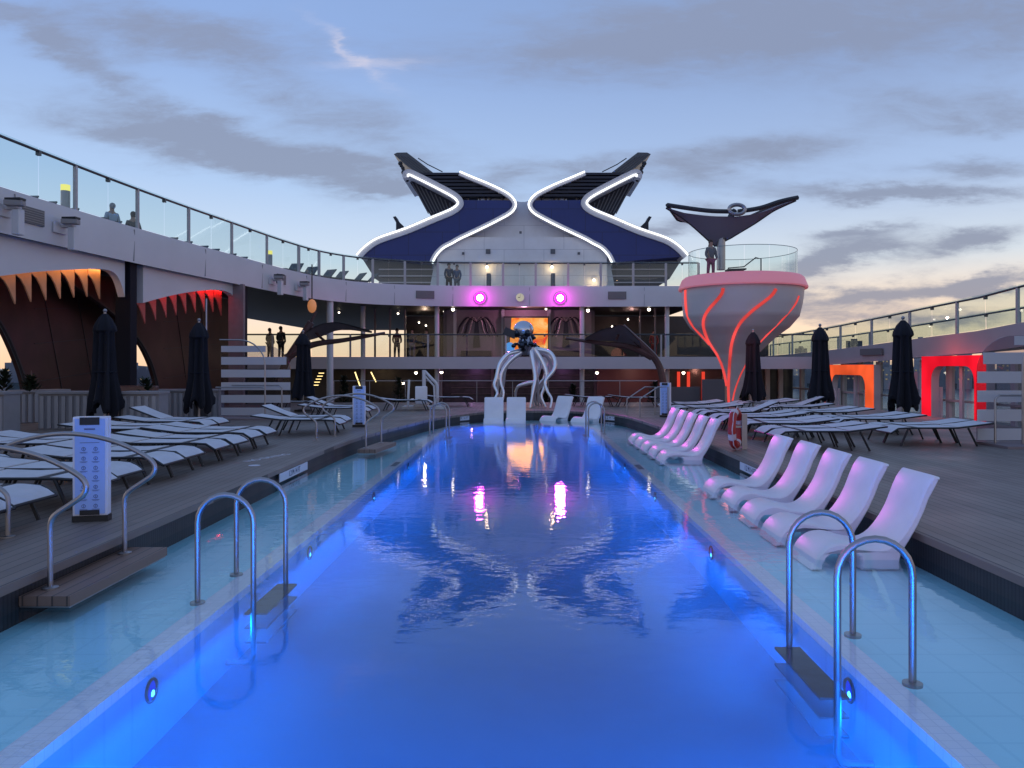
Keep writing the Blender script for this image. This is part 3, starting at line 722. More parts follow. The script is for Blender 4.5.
for k, (px, py, Z) in enumerate([(441.5, 371, 44), (416, 371.5, 44), (597, 371.5, 44), (683.5, 371.5, 44), (403, 382, 46)]):
    o = thing('ceiling_lamp', ['warm lamp above the pool lift under the middle deck', 'warm lamp left of the pool lift under the middle deck', 'warm lamp over the mauve wall', 'warm lamp over the red lit windows', 'warm lantern in the left bar'][k], 'lamp', P(px, py, Z), 0, 'lamps under the middle deck')
    MB().lathe([(.07, -.05), (.1, .05)], (0, 0, 0), 10).build('housing', M_steel, o)
    MB().sphere((0, 0, -.07), .09, 10).build('bulb', M_dot, o)
for loc, e, c_ in (((-6, 46.5, 4.7), 30, (1, .7, .5)), ((6.5, 46.5, 4.7), 26, (1, .55, .5)), ((0, 44, 4.9), 60, (1, .45, .8)), ((-3, 44, 1.5), 22, (.8, .35, 1)), ((2.5, 44, 1.5), 18, (.8, .35, 1)), ((6.5, 44, 1.5), 24, (1, .6, .5)), ((11, 44.5, 1.5), 30, (1, .4, .3)), ((-9, 44, 1.4), 20, (1, .7, .4))):
    lamp('interior_lamp', 'POINT', loc, e, c_, .08)

# ---------------------------------------------------------------- spots and clock on the bulwark
for px, nm in ((480, 'left'), (560, 'right')):
    p, d, nr = on_bulwark(px, 5.53, .12)
    o = thing('spotlight', 'round magenta spotlight on the far upper deck edge, %s of the clock' % nm, 'spotlight', p, 0, 'magenta spotlights')
    MB().tube([p + Vector((0, .14, 0)), p + Vector((0, -.02, 0))], .21, 18).build('housing', M_white, o, world=True)
    MB().tube([p + Vector((0, -.021, 0)), p + Vector((0, -.06, 0))], .31, 20).build('halo_disc', emis('halo_magenta', (1, .03, .85), 2.2), o, world=True)  # glowing disc, wider than the housing, stands in for the halo round the lamp
    MB().tube([p + Vector((0, -.062, 0)), p + Vector((0, -.1, 0))], .17, 16).build('core_lens', M_magc, o, world=True)
    lamp('spot_glow', 'POINT', p + Vector((0, -.55, 0)), 46, (1, .04, .85), .1)
    lamp('spot_beam', 'SPOT', p + Vector((0, -.3, 0)), 1500, (1, .07, .9), .25, target=(3.0 if px == 560 else 3.2, 11 if px == 560 else 15.5, 0), spot=R(20), blend=.8)
for X, ty, tx in ((-5.0, 8.8, 3.2), (-4.0, 16.4, 3.1)):
    lamp('spot_beam', 'SPOT', (X, -9, 5.4), 950 if ty < 10 else 1500, (1, .08, .9), .2, target=(tx, ty, .1), spot=R(13 if ty < 10 else 8), blend=.9)
p, d, nr = on_bulwark(520, 5.56, .06)
o = thing('wall_clock', 'round lit clock between the two magenta spotlights', 'clock', p)
MB().tube([p, p + Vector((0, -.08, 0))], .25, 24).build('clock_case', M_white, o, world=True)
MB().tube([p + Vector((0, -.081, 0)), p + Vector((0, -.1, 0))], .22, 24).build('dial', emis('dial', (.8, .75, .62), .55), o, world=True)
MB().obox(p + Vector((0, -.11, 0)), p + Vector((-.11, -.11, 0)), .01, .03).obox(p + Vector((0, -.11, 0)), p + Vector((.02, -.11, .17)), .02, .01).build('hands', M_black, o, world=True)

# CCTV / projector fixtures
fx = None
for px, z, nm in ((3, 5.62, 'at the left edge of the picture'), (60, 5.55, 'between the vent and the first navy post'), (272, 5.5, 'left one of the far pair'), (298, 5.45, 'right one of the far pair')):
    p, d, nr = on_bulwark(px, z, .05)
    lab = 'white bracket floodlight on the left deck edge, ' + nm
    ang = math.atan2(nr.y, nr.x)
    if fx is None:
        fx = thing('floodlight', lab, 'floodlight', p, ang, 'floodlights on the left bulwark')
        MB().box(0, .06, -.5, .25, -.18, .18).build('plate', M_white, fx)
        MB().obox((.06, 0, .08), (.5, 0, .12), .28, .10).build('arm', M_white, fx, bevel=.02)
        h_ = MB().obox((.2, -.25, .2), (.75, -.1, .2), .34, .16).build('lamp_head', mat('head_grey', (.28, .26, .26), .5), fx, bevel=.02)
        MB().box(.35, .62, -.18, .12, -.75, .04).build('ballast_box', M_white, fx, bevel=.03)
        MB().box(.2, .75, -.3, -.0, .285, .36).build('hood', M_black, fx)
    else: dup(fx, p, ang, lab)
for o_ in bpy.data.objects:
    if o_.get('category') == 'floodlight': o_.scale = (.72, .72, .8)

# warm bollards on the upper deck
for px, Z, nm in ((67, 22.6, 'near the two seated people'), (267, 34.8, 'before the far corner')):
    p, d, nr = on_bulwark(px + 10, 5.95, -.35)
    o = thing('light_bollard', 'short bollard with yellow lit top behind the left glass railing, ' + nm, 'bollard', p, 0, 'lit bollards on the upper deck')
    MB().lathe([(.12, 0), (.12, .8)], (0, 0, 0), 12).build('post', M_postg, o); MB().lathe([(.12, .8), (.12, .97)], (0, 0, 0), 12).build('lamp_head', M_yel, o)

M_blue = plated('funnel_blue2', (.008, .026, .17), (.004, .010, .06), 2.2, 1.5, .4)
# ---------------------------------------------------------------- funnels
FZ = 50.0
def fl(z, Z=FZ): return lambda pts, mir=False, ZZ=Z: [P((330 + a / 5.3333) if not mir else 2 * 522.3 - (330 + a / 5.3333), 140 + b / 5.3333, ZZ) for a, b in pts]
outer_t = [(150, 620), (190, 578), (260, 532), (405, 482), (540, 425), (630, 388), (672, 365), (693, 340), (684, 315), (650, 288), (560, 240), (470, 195), (425, 175), (405, 182), (408, 200)]
inner_t = [(540, 655), (562, 612), (600, 572), (650, 545), (690, 522), (800, 470), (900, 420), (960, 385), (984, 352), (977, 322), (940, 287), (850, 242), (760, 205), (690, 175)]
fp = fl(0)
def yx(path, y, lo=None):  # x where the upper (after the elbow) part of the path crosses height y
    best = None
    for (a, b), (c_, d_) in zip(path, path[1:]):
        if (b - y) * (d_ - y) <= 0 and b != d_ and d_ < b: best = a + (c_ - a) * (y - b) / (d_ - b)
    return best
for mir, side in ((False, 'left'), (True, 'right')):
    base = P(522.3 + (-80 if not mir else 80), 285, FZ); base.z = 6
    o = thing('funnel', 'swept navy funnel with white lit edge, leaning up and out to the %s' % side, 'funnel', base, 0, 'pair of ship funnels')
    up_o = [p for p in outer_t[:9]]; low_i = inner_t[:10]
    poly = fp(up_o + [(690, 320)] + low_i[::-1] + [(400, 640), (250, 628)], mir, FZ)
    MB().prism(poly, (0, 5, 0)).build('blue_panel', M_blue, o, world=True)
    for path, nm, r_, zz in ((outer_t, 'outer_trim', .235, -.15), (inner_t, 'inner_trim', .15, -.1)):
        pts = smooth_path(fp(path, mir, FZ + zz), 4)
        b = MB()
        for i in range(len(pts) - 1):
            pass
        # flat white band following the curve, 5 m deep
        nn = len(pts); vs = []; fs = []
        for i, q in enumerate(pts):
            t = (pts[min(i + 1, nn - 1)] - pts[max(i - 1, 0)]).normalized(); nr2 = Vector((-t.z, 0, t.x)) * r_
            for s_ in (-1, 1):
                for dy in (0, 5.4): vs.append(q + nr2 * s_ + Vector((0, dy, 0)))
        for i in range(nn - 1):
            a0 = i * 4; b0 = a0 + 4
            fs += [(a0, a0 + 2, b0 + 2, b0), (a0 + 1, b0 + 1, b0 + 3, a0 + 3), (a0, b0, b0 + 1, a0 + 1), (a0 + 2, a0 + 3, b0 + 3, b0 + 2)]
        fs += [(0, 1, 3, 2), ((nn - 1) * 4, (nn - 1) * 4 + 2, (nn - 1) * 4 + 3, (nn - 1) * 4 + 1)]
        tr = b.add(vs, fs).build(nm, M_white, o, world=True, smooth=True)
        sg = 1 if nm == 'outer_trim' else -1
        if mir: sg = -sg
        led = []
        for i, q in enumerate(pts):
            t = (pts[min(i + 1, nn - 1)] - pts[max(i - 1, 0)]).normalized(); nr2 = Vector((-t.z, 0, t.x))
            led.append(q + nr2 * sg * r_ * .55 + Vector((0, -.05, 0)))
        MB().tube(led, .05, 8).build('led_strip', M_led, tr, world=True, smooth=True)
    # horizontal louvres above the blue panel
    y = 183; random.seed(9)
    while y < 316:
        xl = yx(outer_t, y) or 440; xr = yx(inner_t, y) or 960
        if xl < xr:
            a, b_ = fp([(xl, y + 4), (xr - 8, y + 4)], mir, FZ + .5)
            MB().obox(a, b_, .7, .15, (0, 0, 1)).build('louvre', M_louv, o, world=True)
            if y < 300:
                bb = MB()
                for q in range(9):
                    if random.random() < .75:
                        xx = xl + (xr - xl) * (q + .2 + random.random() * .5) / 9
                        a2, b2 = fp([(xx, y), (min(xx + 26, xr - 12), y + 20)], mir, FZ + .7); bb.obox(a2, b2, .5, .1)
                if bb.v: bb.build('louvre_brace', M_louv, o, world=True)
        y += 19
    # dark backing inside the louvres on the outboard half
    poly = fp([(430, 188), (640, 188), (760, 290), (790, 316), (700, 316), (560, 242)], mir, FZ + 1.1)
    MB().prism(poly, (0, .3, 0)).build('duct_casing', M_louv, o, world=True)
    # wedge below the outer fin with slanted bars
    w = [(412, 205), (470, 222), (560, 262), (650, 318), (668, 345), (655, 362), (600, 388), (545, 415), (500, 345), (455, 270)]
    MB().prism(fp(w, mir, FZ + 1.2), (0, 2.5, 0)).build('side_wedge', M_louv, o, world=True)
    b = MB()
    for q in range(9):
        t = q / 9; a, c2 = fp([(430 + 26 * q, 215 + 15 * q), (440 + 25 * q + (1 - t) * 85, 262 + 13 * q + (1 - t) * 130)], mir, FZ + 1.1); b.obox(a, c2, .1, .07)
    b.build('wedge_bars', M_wedge, o, world=True)
    fin = [(340, 75), (358, 67), (410, 66), (470, 112), (555, 178), (470, 183), (400, 130)]
    MB().prism(fp(fin, mir, FZ + .5), (0, 3.5, 0)).build('exhaust_fin', mat('fin_dark', (.075, .085, .10), .35), o, world=True)
    b = MB()
    for q in range(4):
        a, c2 = fp([(362 + q * 18, 78 + q * 3), (478 + q * 20, 176)], mir, FZ + .46); b.obox(a, c2, .04, .05)
    b.build('fin_ribs', M_wedge, o, world=True)
    b = MB()
    for (a_, b_, r_) in ((375, 125, .16), (388, 150, .13), (395, 172, .2), (380, 138, .12), (412, 215, .12)):
        q, = fp([(a_, b_)], mir, FZ + .6); b.sphere(q, r_, 8)
    b.build('fin_lamps', M_dark, o, world=True)
    a, c2, e2, f2 = fp([(470, 97), (520, 130), (560, 150), (600, 170)], mir, FZ + 1); MB().tube([a, c2, e2, f2], .035, 5).build('antenna', M_dark, o, world=True)
    MB().prism(fp([(335, 410), (350, 406), (362, 430), (408, 474), (352, 494), (352, 440)], mir, FZ + 6), (0, 1, 0)).build('small_mast', M_louv, o, world=True)
    # recessed lounge under the blue panel
    MB().prism(fp([(170, 630), (540, 655), (560, 800), (330, 800), (240, 740)], mir, FZ + 1.5), (0, .3, 0)).build('underside', mat('under_grey', (.17, .16, .17), .6), o, world=True)
    b = MB()
    for yy in (690, 725, 760):
        a, c2 = fp([(260, yy), (560, yy)], mir, FZ + 1.3); b.obox(a, c2, .1, .08)
    b.build('underside_band', M_white2, o, world=True)
cb = thing('funnel_casing', 'white painted casing between the two funnels', 'ship superstructure', (0, 51, 6))
pl_ = fp([(530, 800), (560, 640), (615, 575)] + inner_t[4:9] + [(995, 325), (1010, 330)], False, FZ + .9)
pr_ = fp([(530, 800), (560, 640), (615, 575)] + inner_t[4:9] + [(995, 325), (1010, 330)], True, FZ + .9)
MB().prism(pl_ + pr_[::-1], (0, 6, 0)).build('casing_wall', plated('casing_white', (.74, .74, .76), (.5, .5, .53), 2.6, 1.7), cb, world=True)
lw = fp([(620, 520), (1010, 520), (1410, 520)], False, FZ)
a, c2 = P(437, 262, FZ + .2), P(607, 262, FZ + .2)
b = MB().box(a.x, c2.x, FZ + .2, FZ + .85, 5.9, 8.6 + 1.6); b.build('front_bulkhead', MATS['casing_white'], cb, world=True)
a, c2 = P(440, 247, FZ), P(606, 247, FZ)
MB().box(a.x, c2.x, FZ - .2, FZ + .19, 8.50, 8.62).build('bulkhead_ledge', M_white, cb, world=True)
for px, py, s_ in ((488, 251, .25), (553, 251, .25), (463, 253, .13), (579, 253, .13), (520.5, 232, .13)):
    q = P(px, py, FZ - .02); MB().box(q.x - s_ * .6, q.x + s_ * .6, FZ + .12, FZ + .195, q.z - s_ * .6, q.z + s_ * .6).build('hatch', M_wedge, cb, world=True)
# bulkhead lamps
for px, py, nm in ((487, 266, 'left'), (552, 266, 'right of centre'), (594, 279, 'lowest, far right')):
    q = P(px, py, 50.0); o = thing('wall_lamp', 'warm wall lamp on the white bulkhead below the funnels, %s' % nm, 'lamp', q, 0, 'bulkhead lamps')
    MB().box(-.1, .1, 0, .18, -.06, .1).build('housing', M_white2, o); MB().sphere((0, -.02, -.08), .08, 8).build('bulb', M_dot, o)
    lamp('wall_lamp_glow', 'POINT', q + Vector((0, -.3, -.15)), 16, (1, .6, .25), .08)
# sofas on the upper deck
for s_, nm in ((-1, 'left'), (1, 'right')):
    q = P(520.5 + s_ * 22, 285, 46); q.z = 5.95
    o = thing('sofa', 'grey high backed sofa on the upper deck, %s of the small table' % nm, 'sofa', q, 0, 'upper deck sofas')
    M_sofa = mat('sofa_grey', (.10, .105, .13), .8)
    MB().box(-.75, .75, -.4, .4, 0, .55).build('seat', M_sofa, o, bevel=.04); MB().box(.55 * s_ + (-.15 if s_ < 0 else -.05), .55 * s_ + (.1 if s_ < 0 else .2), -.4, .4, .55, 1.35).build('backrest', M_sofa, o, bevel=.04)
q = P(520.5, 285, 46); q.z = 5.95
o = thing('side_table', 'small dark tapered table between the two upper deck sofas', 'table', q); MB().lathe([(.12, 0), (.22, .5), (.24, .52)], (0, 0, 0), 12).build('table_body', M_dark, o)

# ---------------------------------------------------------------- pod (raised cup with lit lines)
PZ = 30.0; ppm = F / PZ
pod = thing('cup_tower', 'grey cup shaped tower with red lit lines and a pink lit rim beside the right loungers', 'cup tower', (8.1, PZ, DZ))
rings = [(405, 733, 4.5), (398, 733.2, 5.5), (386, 734.5, 8), (375, 735.5, 11), (363, 736.2, 15.5), (354, 736.5, 20.5), (345, 737.2, 29), (336, 738.2, 38), (328, 739.2, 48), (317, 740.5, 56), (305, 741.3, 58), (297, 741.6, 58.8), (289, 742, 59)]
def ring_at(t):
    t = max(0, min(len(rings) - 1.001, t)); i = int(t); f_ = t - i; a, b_ = rings[i], rings[i + 1]
    return [a[k] + (b_[k] - a[k]) * f_ for k in range(3)]
NR = 48; vs = []; fs = []; K = 60
for i in range(K + 1):
    y_, cx_, r_ = ring_at(i * (len(rings) - 1) / K); c0 = P(cx_, y_, PZ); rr = r_ / ppm
    for k in range(NR):
        t = 2 * math.pi * k / NR; vs.append((c0.x + rr * math.cos(t), PZ + rr * math.sin(t), c0.z))
for i in range(K):
    for k in range(NR): l = (k + 1) % NR; fs.append((i * NR + k, i * NR + l, (i + 1) * NR + l, (i + 1) * NR + k))
fs += [tuple(range(NR - 1, -1, -1)), tuple(K * NR + k for k in range(NR))]
MB().add(vs, fs).build('shell', M_pod, pod, world=True, smooth=True)
b = MB(); c0 = P(742, 290, PZ)
b.lathe([(2.30, .02), (2.42, 0), (2.44, .05), (2.30, .40), (2.2, .48), (2.08, .5), (2.08, .2)], c0, 48); b.build('rim', M_rim, pod, world=True, smooth=True)
MB().lathe([(2.1, .28), (2.1, .33)], c0, 40).build('floor', M_taupe, pod, world=True)
# glowing lines drawn on the front of the shell
def on_shell(px, py):
    # find shell point whose picture position is px at height py
    for i in range(K):
        y1 = ring_at(i * (len(rings) - 1) / K); y2 = ring_at((i + 1) * (len(rings) - 1) / K)
        if y1[0] >= py >= y2[0]:
            f_ = (y1[0] - py) / max(1e-6, y1[0] - y2[0]); cx_ = y1[1] + (y2[1] - y1[1]) * f_; r_ = y1[2] + (y2[2] - y1[2]) * f_; break
    else: cx_, r_ = (742, 61.5) if py < 290 else (733, 4.5)
    u = max(-.985, min(.985, (px - cx_) / r_)); rr = r_ / ppm; c0 = P(cx_, py, PZ)
    return Vector((c0.x + rr * 1.01 * u, PZ - rr * 1.01 * math.sqrt(1 - u * u), c0.z))
lines = [([(683, 290), (684, 300), (685, 311), (688, 322), (693, 331), (700, 340), (706, 344.5)], .05),
         ([(723, 288), (722, 293), (717, 300), (709, 309), (704, 318), (703.5, 327), (708, 340), (715, 355), (721, 369), (727, 386)], .06),
         ([(776, 289), (772, 295), (765, 301), (752, 311), (741, 322), (735, 333), (731.5, 345), (730, 358), (729, 375), (728.5, 390), (729, 404)], .06),
         ([(799, 296), (795, 305), (783, 319), (768, 334), (758, 345), (749, 359), (741, 374), (735, 390), (732, 404)], .03)]
for pts, r_ in lines:
    q = []
    for a, b_ in pts:
        sx, sy = a, b_
        for it in range(12):
            w3 = on_shell(sx, sy); sx += (a - (CX + F * w3.x / w3.y)) * .8; sy += (b_ - (CY - F * (w3.z - EYE) / w3.y)) * .8
        q.append(w3)
    q = smooth_path(q, 5)
    MB().tube(q, r_, 6).build('light_line', M_ledred, pod, world=True, smooth=True)
lamp('pod_glow', 'POINT', (7.2, 25.6, 2.6), 26, (1, .25, .2), .6)
# glass screen round the top, in panels
for k in range(14):
    t0 = 2 * math.pi * k / 14; pts = []
    vs = []
    for q in range(5):
        t = t0 + (2 * math.pi / 14 - .02) * q / 4
        for h_ in (.4, 1.45): vs.append((c0.x + 2.04 * math.cos(t), c0.y + 2.04 * math.sin(t), c0.z + h_))
    MB().add(vs, [(2 * q, 2 * q + 2, 2 * q + 3, 2 * q + 1) for q in range(4)]).build('glass_panel', M_glass, pod, world=True)
MB().tube([(c0.x + 2.04 * math.cos(t * math.pi / 20), c0.y + 2.04 * math.sin(t * math.pi / 20), c0.z + 1.46) for t in range(40)], .012, 6, closed=True).build('glass_edge', mat('glass_edge', (.2, .28, .26), .3), pod, world=True)
# parasol on top
top = thing('shade_canopy', 'wide winged dark shade canopy on a steel column above the pink lit cup rim', 'canopy', (P(722, 270, PZ).x, PZ, c0.z + .33))
pt = lambda x_, y_, dz=0: P(x_, y_, PZ + dz)
MB().tube([pt(721, 270), pt(721, 240), pt(723, 236)], [.17, .17, .14], 12).build('column', M_steel, top, world=True, smooth=True)
MB().tube([pt(722, 240), pt(726, 228), pt(732, 214), pt(735, 210)], [.16, .14, .12, .1], 10).build('stem', M_dark, top, world=True, smooth=True)
L1 = smooth_path([pt(667, 205, -1), pt(690, 208.5, -1), (pt(712, 211, -1)), pt(735, 211.5, -1)], 5); Rr = smooth_path([pt(738, 211.5, -1), pt(760, 208, -1), pt(780, 201.5, -1), pt(798, 197.5, -1)], 5)
bk = lambda pts, d: [P((p.x * F / p.y) + CX, CY - (p.z - EYE) * F / p.y, p.y) + Vector((0, d, .25)) for p in pts]
MB().tube(L1, .085, 8).build('front_spar', M_dark, top, world=True, smooth=True); MB().tube(Rr, .085, 8).build('front_spar', M_dark, top, world=True, smooth=True)
def tipw(p):
    u = p.x * F / p.y + CX - 722; return 1 - min(1, abs(u / (-55 if u < 0 else 76)))
bl = [p + Vector((0, 2.6 * min(1, 2.2 * tipw(p)), .1 * tipw(p))) for p in L1]; br = [p + Vector((0, 2.6 * min(1, 2.2 * tipw(p)), .1 * tipw(p))) for p in Rr]
MB().tube(bl, .06, 8).build('rear_spar', M_dark, top, world=True, smooth=True); MB().tube(br, .06, 8).build('rear_spar', M_dark, top, world=True, smooth=True)
b = MB(); full = L1 + Rr; fullb = bl + br; low = []; upm = []
for p in full:
    s_ = tipw(p); upm.append(Vector((p.x, p.y + .15, p.z - .06 - .10 * min(1, s_ * 3))))
    low.append(Vector((p.x, PZ + .1 - .9 * (1 - s_), p.z - .08 - max(.2 * min(1, s_ * 3), s_ ** 1.45 * 27.5 / ppm))))
nn = len(full); vs = []
for i in range(nn): vs += [upm[i], low[i], fullb[i]]
fs = []
for i in range(nn - 1): fs += [(i * 3, i * 3 + 1, i * 3 + 4, i * 3 + 3), (i * 3 + 1, i * 3 + 2, i * 3 + 5, i * 3 + 4)]
b.add(vs, fs).build('membrane', mat('membrane', (.20, .19, .23), .7), top, world=True, smooth=True)
MB().tube([pt(737, 209.5, -1.1) + Vector((.30 * math.cos(t * math.pi / 10), 0, .18 * math.sin(t * math.pi / 10))) for t in range(20)], .075, 8, closed=True).build('ring', M_steel, top, world=True, smooth=True)
MB().tube(low, .03, 6).build('hem', M_dark, top, world=True)
# seat on the pod
q = P(737, 270, PZ); o = thing('deck_chair', 'dark framed chair inside the glass of the cup tower', 'chair', (q.x, PZ - .6, c0.z + .33))
MB().tube([(-.5, 0, 0), (-.5, 0, .45), (.1, 0, .5), (.55, 0, .85), (.75, 0, .8), (.75, 0, 0)], .025, 6).build('frame', M_dark, o); MB().obox((-.5, .25, .4), (.2, .25, .42), .5, .05).build('seat', M_sling_d, o)

# ---------------------------------------------------------------- people
def skinmesh(name, verts, edges, radii, m, parent, sub=1, root=0):
    me = bpy.data.meshes.new(name); me.from_pydata(verts, edges, []); me.update()
    o = bpy.data.objects.new(name, me); COL.objects.link(o)
    md_ = o.modifiers.new('skin', 'SKIN'); md_.use_smooth_shade = True
    for i, r_ in enumerate(radii): sv = me.skin_vertices[0].data[i]; sv.radius = (r_, r_) if not isinstance(r_, tuple) else r_; sv.use_root = (i == root)
    s2 = o.modifiers.new('sub', 'SUBSURF'); s2.levels = sub; s2.render_levels = sub
    me.materials.append(m); o.parent = parent; return o
def person(loc, rz, label, top_c, leg_c, hair_c, seated=False, h=1.72, long_hair=False):
    o = thing('person', label, 'person', loc, rz)
    k = h / 1.75; hip = .92 * k; 
    if seated: hip = .5 * k
    kz = lambda z: z * k + (hip - .92 * k)
    V = [(0, 0, hip), (0, 0, kz(1.15)), (0, 0, kz(1.38)), (0, 0, kz(1.5)), (0, 0, kz(1.62)), (0, .01, kz(1.70)),
         (.17 * k, 0, kz(1.40)), (.24 * k, .02, kz(1.14)), (.22 * k, -.12, kz(.94)), (-.17 * k, 0, kz(1.40)), (-.24 * k, .02, kz(1.14)), (-.20 * k, -.10, kz(.94))]
    if seated: V += [(.1, -.05, hip - .02), (.12, -.48, hip), (.12, -.5, .06), (.12, -.62, .04), (-.1, -.05, hip - .02), (-.12, -.48, hip), (-.12, -.5, .06), (-.12, -.62, .04)]
    else: V += [(.09 * k, 0, hip - .06), (.10 * k, -.02, .5 * k), (.11 * k, .02, .08), (.12 * k, -.12, .04), (-.09 * k, 0, hip - .06), (-.12 * k, .02, .5 * k), (-.13 * k, .05, .08), (-.14 * k, -.08, .04)]
    E = [(0, 1), (1, 2), (2, 3), (3, 4), (4, 5), (2, 6), (6, 7), (7, 8), (2, 9), (9, 10), (10, 11), (0, 12), (12, 13), (13, 14), (14, 15), (0, 16), (16, 17), (17, 18), (18, 19)]
    Rd = [.13, .12, .13, .055, .095, .085, .06, .045, .035, .06, .045, .035, .08, .06, .04, .035, .08, .06, .04, .035]
    skinmesh('body', V, E, [r_ * k for r_ in Rd], M_skin, o)
    mt = mat('shirt_%d' % int(sum(top_c) * 1000), top_c, .8); ml = mat('trousers_%d' % int(sum(leg_c) * 1000), leg_c, .8)
    tv = [0, 1, 2, 6, 7, 8, 9, 10, 11]; ix = {v: i for i, v in enumerate(tv)}
    skinmesh('shirt', [V[i] for i in tv], [(ix[a], ix[b_]) for a, b_ in E if a in ix and b_ in ix], [Rd[i] * k * 1.18 + .01 for i in tv], mt, o)
    tv = [0, 12, 13, 14, 16, 17, 18]; ix = {v: i for i, v in enumerate(tv)}
    skinmesh('trousers', [V[i] for i in tv], [(ix[a], ix[b_]) for a, b_ in E if a in ix and b_ in ix], [Rd[i] * k * 1.15 + .012 for i in tv], ml, o)
    hz = kz(1.68); b_ = MB().sphere((0, .035, hz), .105 * k, 10, (1, 1, 1.12))
    if long_hair: b_.sphere((0, .07, hz - .14), .1 * k, 8, (1, .7, 1.4))
    b_.build('hair', mat('hair_%d' % int(sum(hair_c) * 1000), hair_c, .8), o, smooth=True)
    return o
def bul(px, z, off):
    q = px
    for it in range(8):
        p, d, nr = on_bulwark(q, z, off); q += px - (CX + F * p.x / p.y)
    return p, d, nr
def up_at(px, z, off): p, d, nr = bul(px, z, off); return p, math.atan2(nr.x, -nr.y)
p, a = up_at(112, 5.40, -.9); person(p, a + 2.6, 'person in a pale blue hooded top standing behind the left glass railing', (.30, .38, .50), (.03, .03, .05), (.25, .25, .28), h=1.6)
p, a = up_at(133, 5.32, -.9); person(p, a + 2.4, 'person in a dark hooded top standing behind the left glass railing', (.02, .02, .03), (.02, .02, .03), (.015, .012, .012), h=1.62)
person(P(449, 285, 44.5).xy.to_3d() + Vector((0, 0, 5.95)), .3, 'person in dark shirt standing by the far upper railing, left of the casing', (.03, .035, .07), (.02, .02, .03), (.02, .015, .01), h=1.78)
person(P(457, 285, 44.5).xy.to_3d() + Vector((0, 0, 5.95)), -.2, 'person in blue top and grey shorts, right of the two at the far upper railing', (.06, .08, .15), (.12, .12, .14), (.03, .02, .015), h=1.68)
mid = lambda px, Z=43.2: Vector(((px - CX) * Z / F, Z, 2.2))
person(mid(270), 2.8, 'dark silhouetted person, left of the two against the sunset on the middle deck', (.02, .02, .03), (.02, .02, .02), (.02, .015, .01), h=1.7)
person(mid(281), 2.9, 'dark silhouetted taller person, right of the two against the sunset', (.015, .02, .025), (.015, .015, .02), (.02, .015, .01), h=1.8)
person(mid(397, 44), .2, 'person in a dark red top at the left bar on the middle deck', (.10, .012, .02), (.02, .02, .03), (.02, .01, .01))
person(mid(412, 44), .1, 'person in dark clothes and pale trousers at the left bar', (.03, .03, .05), (.18, .17, .19), (.02, .015, .01))
person(mid(426, 44.6), -.3, 'person in a grey top near the mauve wall corner at the left bar', (.12, .11, .12), (.03, .03, .04), (.03, .02, .015))
person(mid(654, 46), -.2, 'person in a red dress at the right bar on the middle deck', (.35, .04, .03), (.3, .03, .02), (.02, .01, .01), long_hair=True)
person(Vector((P(711, 272, 29.4).x, 29.4, c0.z + .33)), .2, 'person in a pink skirt standing inside the glass of the cup tower', (.12, .11, .13), (.28, .05, .12), (.05, .035, .03), h=1.5, long_hair=True)
person((12.8 + .5, 33.5, -.55), -.5, 'person in a white top near the orange lit doorway', (.55, .5, .52), (.1, .08, .1), (.05, .03, .02), h=1.65)

